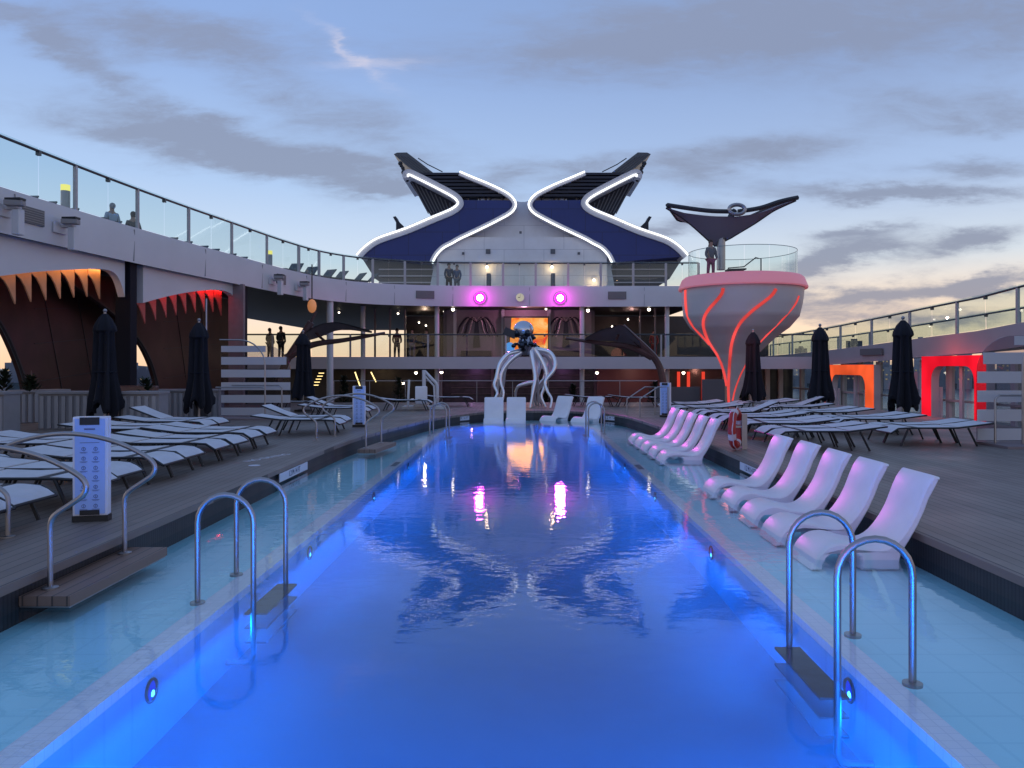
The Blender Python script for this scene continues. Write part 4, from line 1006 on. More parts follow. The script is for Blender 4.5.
# ---------------------------------------------------------------- left cabanas
def lx(Z):  # X of the front plane of the cabanas
    for a, b_ in zip(UC, UC[1:]):
        if a.y <= Z <= b_.y: return a.x + (b_.x - a.x) * (Z - a.y) / (b_.y - a.y) - .3
    return -13.5
def lz(px):
    z = 5.0; best = 5.0
    while z < 38:
        if CX + F * lx(z) / z >= px: return z
        z += .02
    return z
def lh(px, py): z = lz(px); return (z, EYE + (CY - py) * z / F)
def cabana(label, Z0, Z1, arch, wall, finm, lampc, nf, e):
    o = thing('cabana', label, 'cabana', (lx(Z0), Z0, DZ), 0, 'cabanas on the left side')
    A = smooth_path([Vector((lx(z), z, h)) for z, h in arch], 5)
    A2 = []
    for p, q in zip(A, A[1:]): A2 += [p.lerp(q, t) for t in ((0, .5) if (q - p).length < .5 else (0, .25, .5, .75))]
    A2.append(A[-1]); vs = []; fs = []
    for p in A2: vs += [(lx(p.y), p.y, p.z), (lx(p.y), p.y, 5.12), (lx(p.y) - .22, p.y, 5.12), (lx(p.y) - .22, p.y, p.z)]
    for i in range(len(A2) - 1):
        for k in range(4): fs.append((i * 4 + k, i * 4 + (k + 1) % 4, i * 4 + 4 + (k + 1) % 4, i * 4 + 4 + k))
    fs += [(0, 1, 2, 3), tuple(4 * (len(A2) - 1) + k for k in range(4))]
    MB().add(vs, fs).build('front_panel', M_white, o, world=True)
    # saw tooth fins hanging behind the arch
    fz0, fz1 = arch[0][0] - .2, arch[-1][0] - .35
    def ah(z):
        for p, q in zip(A, A[1:]):
            if p.y <= z <= q.y: return p.z + (q.z - p.z) * (z - p.y) / max(1e-6, q.y - p.y)
        return A[0].z if z < A[0].y else A[-1].z
    for k in range(nf):
        z = fz0 + (fz1 - fz0) * (k + 1) / nf; w = (fz1 - fz0) / nf; x_ = lx(z) - .55; h = ah(z - w * .4)
        dr = .82
        pts = [(x_, z, h + .45), (x_, z, h - dr), (x_ - .01, z - w * .16, h - dr * .8), (x_ - .02, z - w * .38, h - dr * .52), (x_ - .03, z - w * .68, h - dr * .28), (x_ - .04, z - w * 1.02, h - dr * .16), (x_ - .04, z - w * 1.02, h + .45)]
        MB().prism(pts, (-.04, 0, 0)).build('hanging_fin', finm, o, world=True)
    # curved timber back wall
    Wp = smooth_path([Vector((X, z, h)) for X, z, h in wall['edge']], 5)
    poly = Wp + [Vector((wall['X'], wall['Z1'], 5.12)), Vector((wall['X'], wall['Z1'], DZ))]
    wb = MB().prism(poly, (-.2, 0, 0)).build('back_wall', M_cabwood, o, world=True)
    MB().tube(Wp, .06, 6).build('wall_edge', M_dark, wb, world=True)
    b = MB()
    for t in (.35, .68):
        z0_ = wall['edge'][0][1] + (wall['Z1'] - wall['edge'][0][1]) * t; b.obox((wall['X'] + .012, z0_, DZ), (wall['X'] + .012, z0_ - 1.3, 4.4), .02, .025)
    for h in (1.5, 2.7, 3.8): b.obox((wall['X'] + .012, wall['edge'][0][1] + .3, h - .2), (wall['X'] + .012, wall['Z1'], h + .25), .02, .02)
    b.build('panel_joint', M_dark, wb, world=True)
    # post
    MB().box(lx(Z1) - .35, lx(Z1) + .12, Z1 + .02, Z1 + .44, DZ, 5.11).build('post', M_navyp, o, world=True)
    zm = (arch[0][0] + arch[-1][0]) / 2
    for za, zb in ((Z1 - 5.2, Z1 - 2.8), (Z1 - 2.6, Z1 - .3)):
        zz = (za + zb) / 2; l_ = lamp('cabana_lamp', 'AREA', (lx(zz) - .36, zz, 4.85), e, lampc, 2.3, .08); l_.rotation_euler = (R(22), 0, R(90))
    return o
Z1a = lz(126); Z1b = lz(240.5)
cabana('cabana with orange lit hanging fins, nearest on the left side', 9.0, Z1a, [(9.05, 2.0), (11, 3.1), (13.5, 3.6)] + [lh(*p) for p in ((-60, 283), (0, 276), (40, 271.5), (75, 269.5), (100, 269), (113, 272), (120, 281), (124.5, 297))],
       {'X': -15.4, 'Z1': 29.6, 'edge': [(-15.4, 23.9, DZ), (-15.4, 23.8, 1.2), (-15.4, 23.3, 2.2), (-15.4, 22.5, 3.2), (-15.4, 21.2, 4.0), (-15.4, 18.5, 4.8), (-15.4, 15, 5.1)]}, M_fin, (1, .50, .16), 26, 12)
cabana('cabana with red lit hanging fins behind the second umbrella', Z1a + .45, Z1b, [lh(*p) for p in ((143, 303), (165, 297), (190, 292), (212, 290), (225, 291), (233, 296), (239.5, 308))],
       {'X': -14.6, 'Z1': 38.5, 'edge': [(-14.6, 30.9, DZ), (-14.6, 30.6, 1.2), (-14.6, 30.0, 2.1), (-14.6, 29, 2.9), (-14.6, 27, 3.8), (-14.6, 24, 4.7)]}, M_finr, (1, .03, .03), 10, 15)
# side wall right of second cabana
o = thing('lobby_wall', 'narrow tan panel and dark window beside the second navy post', 'wall', (-11.5, 32.5, DZ))
MB().box(-11.9, -11.3, 31.0, 31.2, DZ, 5.1).build('panel', M_taupe, o, world=True)
MB().tube([(-9.9, 24.0, DZ), (-9.9, 24.0, 3.9)], .022, 6).build('thin_pole', M_white2, o, world=True)

# planters, low walls and plants on the left
def planter(loc, L_, rz, label, h=.85, grp='fluted planters along the left cabanas'):
    o = thing('fluted_planter', label, 'planter', loc, rz, grp)
    MB().box(-L_ / 2, L_ / 2, -.28, .28, 0, h).build('box', M_fluted, o)
    b = MB(); n_ = int(L_ / .17)
    for k in range(n_): x_ = -L_ / 2 + .06 + k * .17; b.box(x_, x_ + .085, -.33, -.281, .02, h - .05)
    b.build('flutes', mat('flute_pale', (.33, .32, .34), .6), o)
    MB().box(-L_ / 2 - .03, L_ / 2 + .03, -.36, .31, h, h + .06).build('cap', M_fluted, o)
    return o
def bush(loc, h, w, label, spiky=False, pot=True, nleaf=140):
    o = thing('shrub', label, 'plant', loc, 0); b = MB()
    for k in range(nleaf):
        t = random.random(); ph = random.random() * 6.283
        rr = w * .5 * math.sqrt(random.random()) * (1 - t * .75 if not spiky else 1)
        c_ = Vector((rr * math.cos(ph), rr * math.sin(ph), (.35 if pot else .05) + t * h)); 
        d = Vector((math.cos(ph), math.sin(ph), random.uniform(-.2, 1.2))).normalized(); s_ = .07 + .06 * random.random()
        sd = d.cross(Vector((0, 0, 1))).normalized() * s_ * .5
        b.add([c_ - d * s_, c_ + sd, c_ + d * s_ * 1.3, c_ - sd], [(0, 1, 2, 3)])
    b.build('foliage', M_leaf, o)
    MB().tube([(0, 0, .1), (.02, .01, .3 + h * .7)], [.03, .012], 6).build('stem', M_brown, o)
    if pot: MB().lathe([(.16, 0), (.22, .4), (.24, .42)], (0, 0, 0), 14).build('pot', M_dark, o)
    return o
planter((-12.1, 17.3, DZ), 1.2, R(0), 'low grey fluted planter at the left edge of the picture', .95)
planter((-11.5, 19.6, DZ), 1.35, R(6), 'grey fluted planter behind the loungers left of the first umbrella', .88)
planter((-9.35, 19.0, DZ), .1 + .8, R(4), 'short grey fluted planter right of the first umbrella', .9)
planter((-10.4, 24.0, DZ), 1.9, R(4), 'fluted planter in the second cabana between two umbrellas', .8)
planter((-14.0, 21.5, DZ), 2.2, R(60), 'fluted planter deep inside the first cabana', .85)
bush((-13.9, 20.6, DZ + .9), .55, .5, 'small dark shrub on the planter against the sunset, leftmost', pot=False)
bush((-13.2, 20.6, DZ + .9), .35, .5, 'low dark shrub beside the leftmost one on the planter', pot=False)
bush((-10.2, 20.8, DZ), .9, .8, 'dark rounded shrub left of the first umbrella')
bush((-9.9, 23.6, DZ), 1.0, .45, 'dark shrub at the left side of the second umbrella')
o = thing('banquette', 'brown upholstered bench inside the first cabana', 'bench', (-11.7, 22.3, DZ))
MB().box(-.9, .9, -.4, .4, .1, .5).build('seat', M_brown, o, bevel=.04); MB().box(-.9, .9, .3, .5, .5, 1.0).build('backrest', M_brown, o, bevel=.04)
o = thing('cafe_table', 'small brown topped table in front of the first cabana bench', 'table', (-11.0, 21.0, DZ))
MB().box(-.55, .55, -.35, .35, .72, .77).build('table_top', M_brown, o); MB().lathe([(.05, 0), (.05, .72)], (0, 0, 0), 10).build('leg', M_dark, o)

# far plants and seating at the lower level
for k, (px, Z, h, w, lab) in enumerate([(344, 38, 1.5, .9, 'dark rounded tree left of the pool lift, below the middle deck'), (399, 38.5, 1.4, 1.1, 'dark palm like shrub left of the pool lift'), (573, 39, 1.1, .9, 'dark shrub right of the octopus sculpture'),
                                       (655, 39, 1.2, 1.1, 'dark leafy plant under the right sculpture arm'), (545, 39, .8, .6, 'small shrub behind the octopus legs'), (691, 36, .9, .8, 'dark shrub left of the cup tower stem'), (741, 38, 1.3, 1.0, 'dark shrub right of the cup tower stem')]):
    bush(((px - CX) * Z / F, Z, -.55), h, w, lab, nleaf=420)
o = thing('low_partition', 'grey curved partition wall beside the right far steps', 'partition', P(700, 415, 35))
MB().box(P(655, 400, 35).x, P(700, 400, 35).x, 35, 35.15, -.5, .85).box(P(700, 400, 35).x, P(722, 400, 35).x, 34.5, 34.65, -.5, 1.2).build('panel', mat('part_grey', (.13, .13, .15), .6), o, world=True)

# ---------------------------------------------------------------- sculptures
oc = thing('octopus_sculpture', 'polished steel octopus sculpture with long wavy legs at the far end of the pool', 'sculpture', (P(523, 405, 30).x, 30, DZ))
OZ = 30.0
def oz(pts, dz=None):
    out = []
    for i, p in enumerate(pts):
        d = (dz or 0) * i / max(1, len(pts) - 1); q = P(380 + p[0] / 5.3333, 280 + p[1] / 5.3333, OZ)
        out.append(Vector((q.x, OZ + d, q.z)))
    return smooth_path(out, 6)
T = [([(770, 375), (720, 385), (680, 400), (640, 450), (622, 520), (612, 560), (628, 600), (612, 640), (618, 676)], -.9), ([(835, 370), (900, 385), (930, 430), (925, 480), (880, 540), (890, 590), (912, 630), (905, 676)], -.8), ([(790, 360), (700, 425), (652, 490), (643, 540), (660, 600), (648, 672)], -.5), ([(770, 370), (690, 435), (640, 515), (625, 600), (634, 675)], .4),
     ([(800, 360), (815, 440), (826, 520), (815, 590), (800, 676)], -.7), ([(820, 360), (868, 440), (888, 510), (872, 580), (860, 620), (882, 674)], -.4),
     ([(830, 365), (895, 405), (917, 450), (900, 505), (852, 560), (846, 625), (848, 676)], .7), ([(805, 360), (832, 525), (790, 550), (738, 568), (722, 610), (728, 668)], .5),
     ([(800, 360), (838, 540), (826, 610), (836, 676)], .9), ([(780, 360), (735, 400), (700, 412), (665, 480), (655, 560), (636, 640), (628, 676)], 1.0), ([(812, 365), (850, 430), (842, 500), (820, 560), (812, 620), (820, 676)], .3), ([(840, 375), (880, 395), (905, 430), (880, 520), (868, 560), (845, 600), (862, 660), (868, 676)], 1.1)]
for pts, dz in T:
    q = oz(pts, dz); n_ = len(q); MB().tube(q, [.105 - .07 * i / n_ for i in range(n_)], 10).build('tentacle', M_mirror, oc, world=True, smooth=True)
hc = P(523.5, 333, OZ)
MB().sphere(hc + Vector((0, 0, .12)), .36, 20, (1.1, 1, 1.0)).build('head', mat('oct_head', (.55, .57, .64), .25, 1), oc, world=True, smooth=True)
random.seed(4)
for k in range(34):
    b = MB(); t = random.random() * 6.283; rr = random.uniform(.2, .55); b.sphere(hc + Vector((rr * math.cos(t), random.uniform(-.35, .3), random.uniform(-.55, .05) + .12 * math.sin(t))), random.uniform(.05, .13), 8, (1, 1, random.uniform(.5, 1.3)))
    b.build('ornament', mat('oct_orn', (.05, .055, .07), .25, 1, noise=.5, nscale=9), oc, world=True)
MB().obox(hc + Vector((-.3, -.2, -.1)), hc + Vector((-.75, -.3, .08)), .06, .3).build('fin', M_dark, oc, world=True)
MB().lathe([(.2, 0), (.33, -.35), (.16, -.75)], hc + Vector((.08, 0, -.1)), 14).build('neck', mat('oct_neck', (.35, .35, .4), .2, 1), oc, world=True, smooth=True)

def wing(label, Z, arm, spar, strut, memb, nm):
    o = thing('wing_sculpture', label, 'sculpture', P(arm[0][0], arm[0][1], Z))
    MB().tube(smooth_path([P(x_, y_, Z) for x_, y_ in arm], 5), .16, 8).build('arm', M_brown, o, world=True, smooth=True)
    q = smooth_path([P(x_, y_, Z) for x_, y_ in spar], 5); n_ = len(q)
    MB().tube(q, [.17 - .12 * i / n_ for i in range(n_)], 8).build('spar', M_brown, o, world=True, smooth=True)
    for s_ in strut: MB().tube([P(x_, y_, Z) for x_, y_ in s_], .06, 6).build('strut', M_brown, o, world=True, smooth=True)
    A = [P(x_, y_, Z - .9) for x_, y_ in memb[0]]; B = [P(x_, y_, Z + .9) for x_, y_ in memb[1]]
    A = smooth_path(A, 4); B = smooth_path(B, 4); n_ = len(A)
    MB().add(A + B + [p + Vector((0, 0, -.05)) for p in A] + [p + Vector((0, 0, -.05)) for p in B], [(i, i + 1, n_ + i + 1, n_ + i) for i in range(n_ - 1)] + [(2 * n_ + i, 2 * n_ + i + 1, 3 * n_ + i + 1, 3 * n_ + i) for i in range(n_ - 1)]).build('membrane', mat('wing_skin', (.22, .20, .22), .4), o, world=True, smooth=True)
wing('brown winged arm sculpture reaching right, beside the white column on the left', 33,
     [(278, 384), (286, 362), (296, 346), (304, 334), (311, 322)], [(286, 358), (312, 345), (345, 340), (385, 333)], [[(309, 324), (320, 337), (326, 342)], [(311, 322), (316, 312)]],
     ([(306, 332), (318, 325), (335, 322), (350, 325), (372, 331)], [(306, 340), (320, 336), (335, 330), (350, 329), (372, 332)]), 'a')
wing('brown winged arm sculpture reaching left, in front of the right bar', 34,
     [(666, 402), (662, 375), (656, 360), (645, 348), (633, 337), (622, 327)], [(652, 357), (630, 347), (600, 343), (565, 338)], [[(622, 327), (616, 340)], [(628, 332), (640, 346)]],
     ([(585, 338), (598, 331), (612, 327), (624, 326), (640, 342)], [(585, 341), (598, 340), (612, 340), (624, 343), (640, 350)]), 'b')

# ---------------------------------------------------------------- umbrellas (closed)
def umbrella(loc, label, h=2.9, w=1.0, src=[]):
    if src:
        o = dup(src[0], loc, random.random() * 6, label); o.scale = (w, w, h / 2.9); return o
    o = thing('closed_umbrella', label, 'umbrella', loc, 0, 'closed navy umbrellas'); o.scale = (w, w, h / 2.9)
    n_ = 48; prof = [(.05, 2.80), (.15, 2.68), (.235, 2.5), (.25, 2.40), (.19, 2.34), (.20, 2.0), (.215, 1.6), (.225, 1.3), (.26, 1.05), (.30, .8), (.33, .58), (.31, .50)]
    vs = []; fs = []
    for i, (r_, z) in enumerate(prof):
        for k in range(n_):
            t = 2 * math.pi * k / n_; am = .07 if i < 4 else .17 + .012 * i
            rr = r_ * (1 + am * math.cos(8 * t + .15 * i) + .11 * math.cos(3 * t + i * .35) * (i > 3)); zz = z + (.09 * math.cos(8 * t) + .12 * math.sin(3 * t) if i > 9 else 0)
            vs.append((rr * math.cos(t), rr * math.sin(t), zz))
    for i in range(len(prof) - 1):
        for k in range(n_): l = (k + 1) % n_; fs.append((i * n_ + k, i * n_ + l, (i + 1) * n_ + l, (i + 1) * n_ + k))
    MB().add(vs, fs).build('canopy', M_navy, o, smooth=True)
    MB().tube([(0, 0, 0), (0, 0, 2.84)], .03, 8).build('pole', M_steel, o)
    MB().sphere((0, 0, 2.87), .05, 8).build('finial', M_steel, o)
    MB().tube([(.235 * math.cos(t * .3927), .235 * math.sin(t * .3927), 1.42) for t in range(16)], .02, 6, closed=True).build('tie_strap', M_navyp, o)
    MB().lathe([(.3, 0), (.3, .05), (.05, .08)], (0, 0, 0), 16).build('base', M_dark, o)
    src.append(o); return o
for px, Z, h, lab in ((105, 18.4, 2.93, 'closed navy umbrella in front of the orange lit cabana, nearest on the left'), (199, 20.6, 2.84, 'closed navy umbrella in front of the red lit cabana'), (303, 27, 2.82, 'closed navy umbrella right of the left shower screen'),
                     (903, 20.6, 2.9, 'closed navy umbrella between the red and orange doorways, rightmost'), (820, 24.3, 2.9, 'closed navy umbrella just left of the orange doorway'), (753, 26.3, 2.83, 'closed navy umbrella in front of the cup tower')):
    umbrella(((px - CX) * Z / F, Z, DZ), lab, h - .0)

# ---------------------------------------------------------------- shower screens
def shower(loc, label, mirror=1):
    o = thing('shower_screen', label, 'shower screen', loc, 0, 'slatted shower screens')
    W_ = 2.1; H = 2.2
    b = MB()
    def outline(inset=0):
        pts = [(-W_ / 2, .06), (-W_ / 2, H)]
        r_ = .75; cx_ = W_ / 2 - r_; cz = H - r_
        for k in range(9): t = math.pi / 2 - k * math.pi / 16; pts.append((cx_ + r_ * math.cos(t), cz + r_ * math.sin(t)))
        pts.append((W_ / 2, .06)); return [(mirror * x_, 0, z) for x_, z in pts]
    MB().prism(outline(), (0, .03, 0)).build('glass', M_frost, o)
    for k in range(6):
        z0 = .08 + k * .385; z1 = z0 + .235; xr = W_ / 2
        zt = (z0 + z1) / 2
        if zt > H - .75: xr = W_ / 2 - .75 + math.sqrt(max(0, .75 ** 2 - (z1 - (H - .75)) ** 2))
        z1 = min(z1, H - .01)
        MB().box(min(-W_ / 2 * mirror, xr * mirror), max(-W_ / 2 * mirror, xr * mirror), -.012, -.001, z0, z1).build('slat', mat('slat_white', (.50, .50, .55), .4), o)
    arc = [(.45 * mirror, -.5, 0), (.45 * mirror, -.5, 1.6)] + [(mirror * (.45 - .75 + .75 * math.cos(t * math.pi / 16)), -.5, 1.6 + .75 * math.sin(t * math.pi / 16)) for t in range(1, 9)] + [(-.9 * mirror, -.5, 2.36)]
    MB().tube(arc, .022, 8).build('shower_pole', M_steel, o, smooth=True)
    MB().tube([(.9 * mirror, -.35, 0), (.9 * mirror, -.35, .92), (.82 * mirror, -.35, 1.0), (-.6 * mirror, -.35, 1.0)], .022, 8).build('grab_rail', M_steel, o, smooth=True)
    MB().tube([(.55 * mirror, -.8, 0), (.55 * mirror, -.8, .88), (.47 * mirror, -.8, .95), (-.9 * mirror, -.8, .95)], .022, 8).build('grab_rail', M_steel, o, smooth=True)
    MB().box(-W_ / 2, W_ / 2, -1.0, .05, 0, .05).build('tray', M_taupe, o)
    return o
shower((-8.15, 23.4, DZ), 'white slatted shower screen with rounded corner, left of the pool')
shower((P(1029, 440, 15.6).x, 15.6, DZ), 'white slatted shower screen at the right edge of the picture', -1)
MB  # noqa

# ---------------------------------------------------------------- deck sun loungers
def make_lounger(loc, rz, label, back=.09):
    o = thing('sun_lounger', label, 'sun lounger', loc, rz, 'white sling sun loungers')
    # local: x from foot (0) to head (2.0); y width .7 centred
    w = .34; Hs = .36
    for s_ in (-1, 1):
        MB().tube([(-.02, s_ * w, .26), (.12, s_ * w, .35), (.3, s_ * w, Hs), (1.3, s_ * w, Hs)], .018, 6).build('side_rail', M_black, o, smooth=True)
        MB().tube([(1.3, s_ * w, Hs), (2.0, s_ * w, Hs + back)], .018, 6).build('back_rail', M_black, o)
        MB().tube([(.32, s_ * w, Hs), (.16, s_ * w, .0)], .02, 6).build('leg', M_black, o); MB().tube([(1.5, s_ * w, Hs), (1.68, s_ * w, .0)], .02, 6).build('leg', M_black, o)
        MB().tube([(1.2, s_ * w, Hs), (1.35, s_ * w, 0)], .016, 6).build('leg', M_black, o)
    MB().tube([(-.02, -w, .26), (-.02, w, .26)], .016, 6).build('foot_bar', M_black, o)
    MB().tube([(2.0, -w, Hs + back), (2.0, w, Hs + back)], .016, 6).build('head_bar', M_black, o)
    def sheet(p):
        vs = []; 
        for x_, z in p: vs += [(x_, -w + .015, z), (x_, w - .015, z)]
        n_ = len(p); vs += [(a, b_, c_ - .012) for a, b_, c_ in vs]
        f_ = []
        for i in range(n_ - 1): f_ += [(2 * i, 2 * i + 1, 2 * i + 3, 2 * i + 2), (2 * n_ + 2 * i, 2 * n_ + 2 * i + 2, 2 * n_ + 2 * i + 3, 2 * n_ + 2 * i + 1), (2 * i, 2 * i + 2, 2 * n_ + 2 * i + 2, 2 * n_ + 2 * i), (2 * i + 1, 2 * n_ + 2 * i + 1, 2 * n_ + 2 * i + 3, 2 * i + 3)]
        f_ += [(0, 2 * n_, 2 * n_ + 1, 1), (2 * n_ - 2, 2 * n_ - 1, 4 * n_ - 1, 4 * n_ - 2)]
        return MB().add(vs, f_)
    sheet([(-.01, .275), (.06, .325), (.14, .362), (.3, Hs + .018), (.38, Hs + .018)]).build('foot_sling', M_sling, o)
    sheet([(.38, Hs + .012), (.52, Hs + .012)]).build('dark_band', M_sling_d, o)
    sheet([(.52, Hs + .018), (.9, Hs + .005), (1.28, Hs + .016)]).build('seat_sling', M_sling, o)
    sheet([(1.31, Hs + .025), (1.65, Hs + .01 + back * .5), (1.98, Hs + .015 + back)]).build('back_sling', M_sling, o)
    return o
lg = make_lounger((-4.85, 6.8, DZ), math.pi, 'x')
lg_up = make_lounger((-4.2, 17.6, DZ), math.pi, 'x', back=.27)
used = {'a': False, 'b': False}
def put(x_, y_, rz, label, up=False):
    rz += random.uniform(-.02, .02); x_ += random.uniform(-.05, .05); key = 'b' if up else 'a'; s_ = lg_up if up else lg
    if not used[key]: used[key] = True; s_.location = (x_, y_, DZ); s_.rotation_euler = (0, 0, rz); s_['label'] = label
    else: dup(s_, (x_, y_, DZ), rz, label)
PI = math.pi
for k, (a, b_) in enumerate([(6.45, 7.9), (8.3, 9.76), (10.2, 11.7), (12.1, 13.6), (14.0, 15.5)]):
    fx_ = (-4.78, -4.8, -4.85, -4.92, -4.97)[k]
    for q, z in enumerate((a + .36, b_ - .36)):
        put(fx_, z, PI, 'sun lounger in the row beside the left coping, %s pair from the camera, %s one' % (ORD[k], ('nearer', 'farther')[q]))
for k, (a, b_) in enumerate([(9.2, 10.65), (12.0, 13.45), (14.8, 16.3), (16.8, 18.25)]):
    for q, z in enumerate((a + .36, b_ - .36)):
        put(-6.98, z, PI, 'sun lounger in the outer left row, %s pair from the camera, %s one' % (ORD[k], ('nearer', 'farther')[q]), up=(k == 3 and q == 1))
put(-4.15, 17.7, PI, 'sun lounger by the far left steps, front one of two with a raised head', False)
put(-4.25, 18.7, PI, 'sun lounger by the far left steps, behind one of two with a raised head', True)
for k, (x_, z) in enumerate([(-4.6, 22.6), (-4.6, 23.6), (-7, 26.5), (-3.3, 27.6), (-2.0, 30.2)]):
    put(x_, z, PI, ['sun lounger behind the far left sign board', 'sun lounger second behind the far left sign board', 'sun lounger beyond the left shower screen', 'sun lounger left of the pool lift', 'sun lounger right of the pool lift'][k], up=(k == 1))
for k, (x_, z) in enumerate([(2.6, 30.5), (4.3, 30.0)]):
    put(x_ + 1.0, z, PI, ['sun lounger on the far deck right of the octopus', 'sun lounger on the far deck behind the white pool steps rail'][k])
for k, a in enumerate([14.3, 16.3, 18.3, 20.3, 22.4, 24.6]):
    for q in (0, 1):
        put(4.72 - (.25 if k > 3 else 0), a + .36 + q * .76, 0, 'sun lounger in the row beside the right coping, %s pair from the camera, %s one' % (ORD[k], ('nearer', 'farther')[q]), up=(k in (3,) and q == 0))
for k, a in enumerate([15.1, 17.6, 20.2, 22.8, 25.5]):
    for q in (0, 1):
        put(7.2, a + .36 + q * .76, 0, 'sun lounger in the outer right row, %s pair from the camera, %s one' % (ORD[k], ('nearer', 'farther')[q]), up=(k == 3 and q == 1))
# loungers peeping over the bulwark on the upper deck
M_slg = mat('sling_grey', (.12, .13, .14), .8)
uls = None
for k, px in enumerate((8, 28, 52, 84, 98, 158, 173, 190, 202, 220, 232, 290, 305, 322, 334, 352, 364)):
    p, d, nr = bul(px, 5.95, -.85 if px < 280 else -.7)
    nearest = {290: 'left one of the pair by the lit bollard'}
    lab = 'grey reclined lounger behind the left glass railing, %s from the left' % (ORD[k] if k < 14 else ('fifteenth', 'sixteenth', 'seventeenth')[k - 14])
    ang = math.atan2(d.y, d.x)
    if uls is None:
        uls = thing('reclined_lounger', lab, 'sun lounger', p, ang, 'loungers on the upper deck')
        MB().obox((-.9, 0, .38), (.3, 0, .38), .65, .04).build('seat', M_slg, uls); MB().obox((.3, 0, .38), (.72, 0, .82), .65, .04, (0, 0, 1)).build('backrest', M_slg, uls)
        for sx in (-.8, .2):
            for sy in (-.28, .28): MB().tube([(sx, sy, .37), (sx, sy, -.0)], .02, 6).build('leg', M_steel, uls)
        uo = uls
    else: uo = dup(uls, p, ang, lab)
    if px < 280: uo.location.z -= .34

# ---------------------------------------------------------------- in-pool loungers
prof_top = [(2.65, -.10), (2.665, -.05), (2.70, .03), (2.76, .10), (2.84, .145), (2.93, .158), (3.02, .145), (3.12, .115), (3.24, .095), (3.34, .11), (3.43, .17), (3.52, .28), (3.60, .42), (3.655, .56), (3.71, .69), (3.77, .775), (3.79, .782)]
prof_bot = [(3.845, .765), (3.84, .74), (3.80, .66), (3.745, .56), (3.70, .44), (3.64, .31), (3.56, .17), (3.49, .06), (3.47, -.03), (3.46, -.10), (3.12, -.10), (3.10, 0.02), (3.02, .065), (2.93, .078), (2.85, .06), (2.79, .01), (2.76, -.05), (2.745, -.10)]
def pool_lounger(loc, rz, label, src=[]):
    rz += random.uniform(-.022, .022); loc = (loc[0] + random.uniform(-.02, .02), loc[1], loc[2])
    if src: return dup(src[0], loc, rz, label)
    o = thing('pool_lounger', label, 'pool lounger', loc, rz, 'white moulded in pool loungers')
    W_ = .62; pt_ = smooth_path([(x_ - 2.65, 0, z) for x_, z in prof_top], 2); pb_ = [Vector((x_ - 2.65, 0, z)) for x_, z in prof_bot]
    poly = pt_ + pb_; n_ = len(poly); nt_ = len(pt_)
    ys = [0, .02, .04, W_ - .04, W_ - .02, W_]; ins = [.022, .006, 0, 0, .006, .022]
    ctr = lambda i: i
    vs = []
    for y_, e_ in zip(ys, ins):
        for i, p in enumerate(poly):
            t = (poly[(i + 1) % n_] - poly[i - 1]); nr2 = Vector((-t.z, 0, t.x)).normalized() * -e_
            vs.append((p.x - nr2.x * -1 if False else p.x + nr2.x, y_, p.z + nr2.z))
    fs = []
    for j in range(len(ys) - 1):
        for i in range(n_): fs.append((j * n_ + i, j * n_ + (i + 1) % n_, (j + 1) * n_ + (i + 1) % n_, (j + 1) * n_ + i))
    from mathutils.geometry import tessellate_polygon
    tr_ = tessellate_polygon([[Vector((p.x, p.z, 0)) for p in poly]])
    for a_, b_, c_ in tr_: fs += [(a_, b_, c_), tuple((len(ys) - 1) * n_ + i for i in (c_, b_, a_))]
    MB().add(vs, fs).build('shell', M_resin, o, smooth=True)
    MB().lathe([(.02, 0), (.02, .004)], (.72, W_ / 2, .106), 10).build('drain_plug', M_white2, o)
    src.append(o); return o
for k, z in enumerate((7.14, 8.08, 9.02, 10.0, 10.95)):
    pool_lounger((2.66, z, 0), 0, 'white in pool lounger of the near right group of five, %s from the camera' % ORD[k])
for k, z in enumerate((14.7, 15.6, 16.55, 17.5, 18.4)):
    pool_lounger((2.58 - .01 * k, z, 0), 0, 'white in pool lounger of the far right group of five, %s from the camera' % ORD[k])
for px, py, rz, lab in ((482, 425.5, R(90), 'white in pool lounger at the far end seen from its foot, left one of two'), (505.5, 425.5, R(90), 'white in pool lounger at the far end seen from its foot, right one of two')):
    Z = 1386 / (py - 366); pool_lounger(((px - CX) * Z / F + .62, Z + .7, 0), rz, lab)
pool_lounger((.95, 25.0, 0), R(52), 'white in pool lounger at the far end turned right, left one of two')
pool_lounger((1.95, 24.4, 0), R(52), 'white in pool lounger at the far end turned right, behind the steel hoops')

# ---------------------------------------------------------------- pool ladders
def ladder(loc, mirror, label, sx=1):
    """local: origin on the ledge, hoops at y=0 and y=.8, deep side towards -x*mirror"""
    o = thing('pool_ladder', label, 'pool ladder', loc, 0, 'steel pool ladders')
    m_ = mirror
    for y_ in (0, .8):
        w = .43; r_ = w / 2; top_ = .81 - r_
        pts = [(0, y_, -.03), (0, y_, top_)] + [(m_ * (-r_ + r_ * math.cos(t * PI / 12)), y_, top_ + r_ * math.sin(t * PI / 12)) for t in range(1, 12)] + [(-m_ * w, y_, top_), (-m_ * w, y_, -.42), (-m_ * (w - .03), y_, -.47), (-m_ * (w - .08), y_, -.48), (-m_ * .2, y_, -.48)]
        MB().tube(pts, .021, 12).build('hoop', M_steel, o, smooth=True)
        MB().lathe([(.055, -.03), (.055, -.012), (.03, -.005)], (0, y_, 0), 16).build('flange', M_steel, o, smooth=True)
    for k in range(3):
        z = -.10 - k * .11
        MB().box(min(-m_ * .53, -m_ * .36), max(-m_ * .53, -m_ * .36), .0, .8, z - .014, z).build('tread', mat('tread_dark', (.03, .03, .035), .6), o)
    return o
ladder((2.225, 4.41, 0), 1, 'steel pool ladder with dark treads, near right corner')
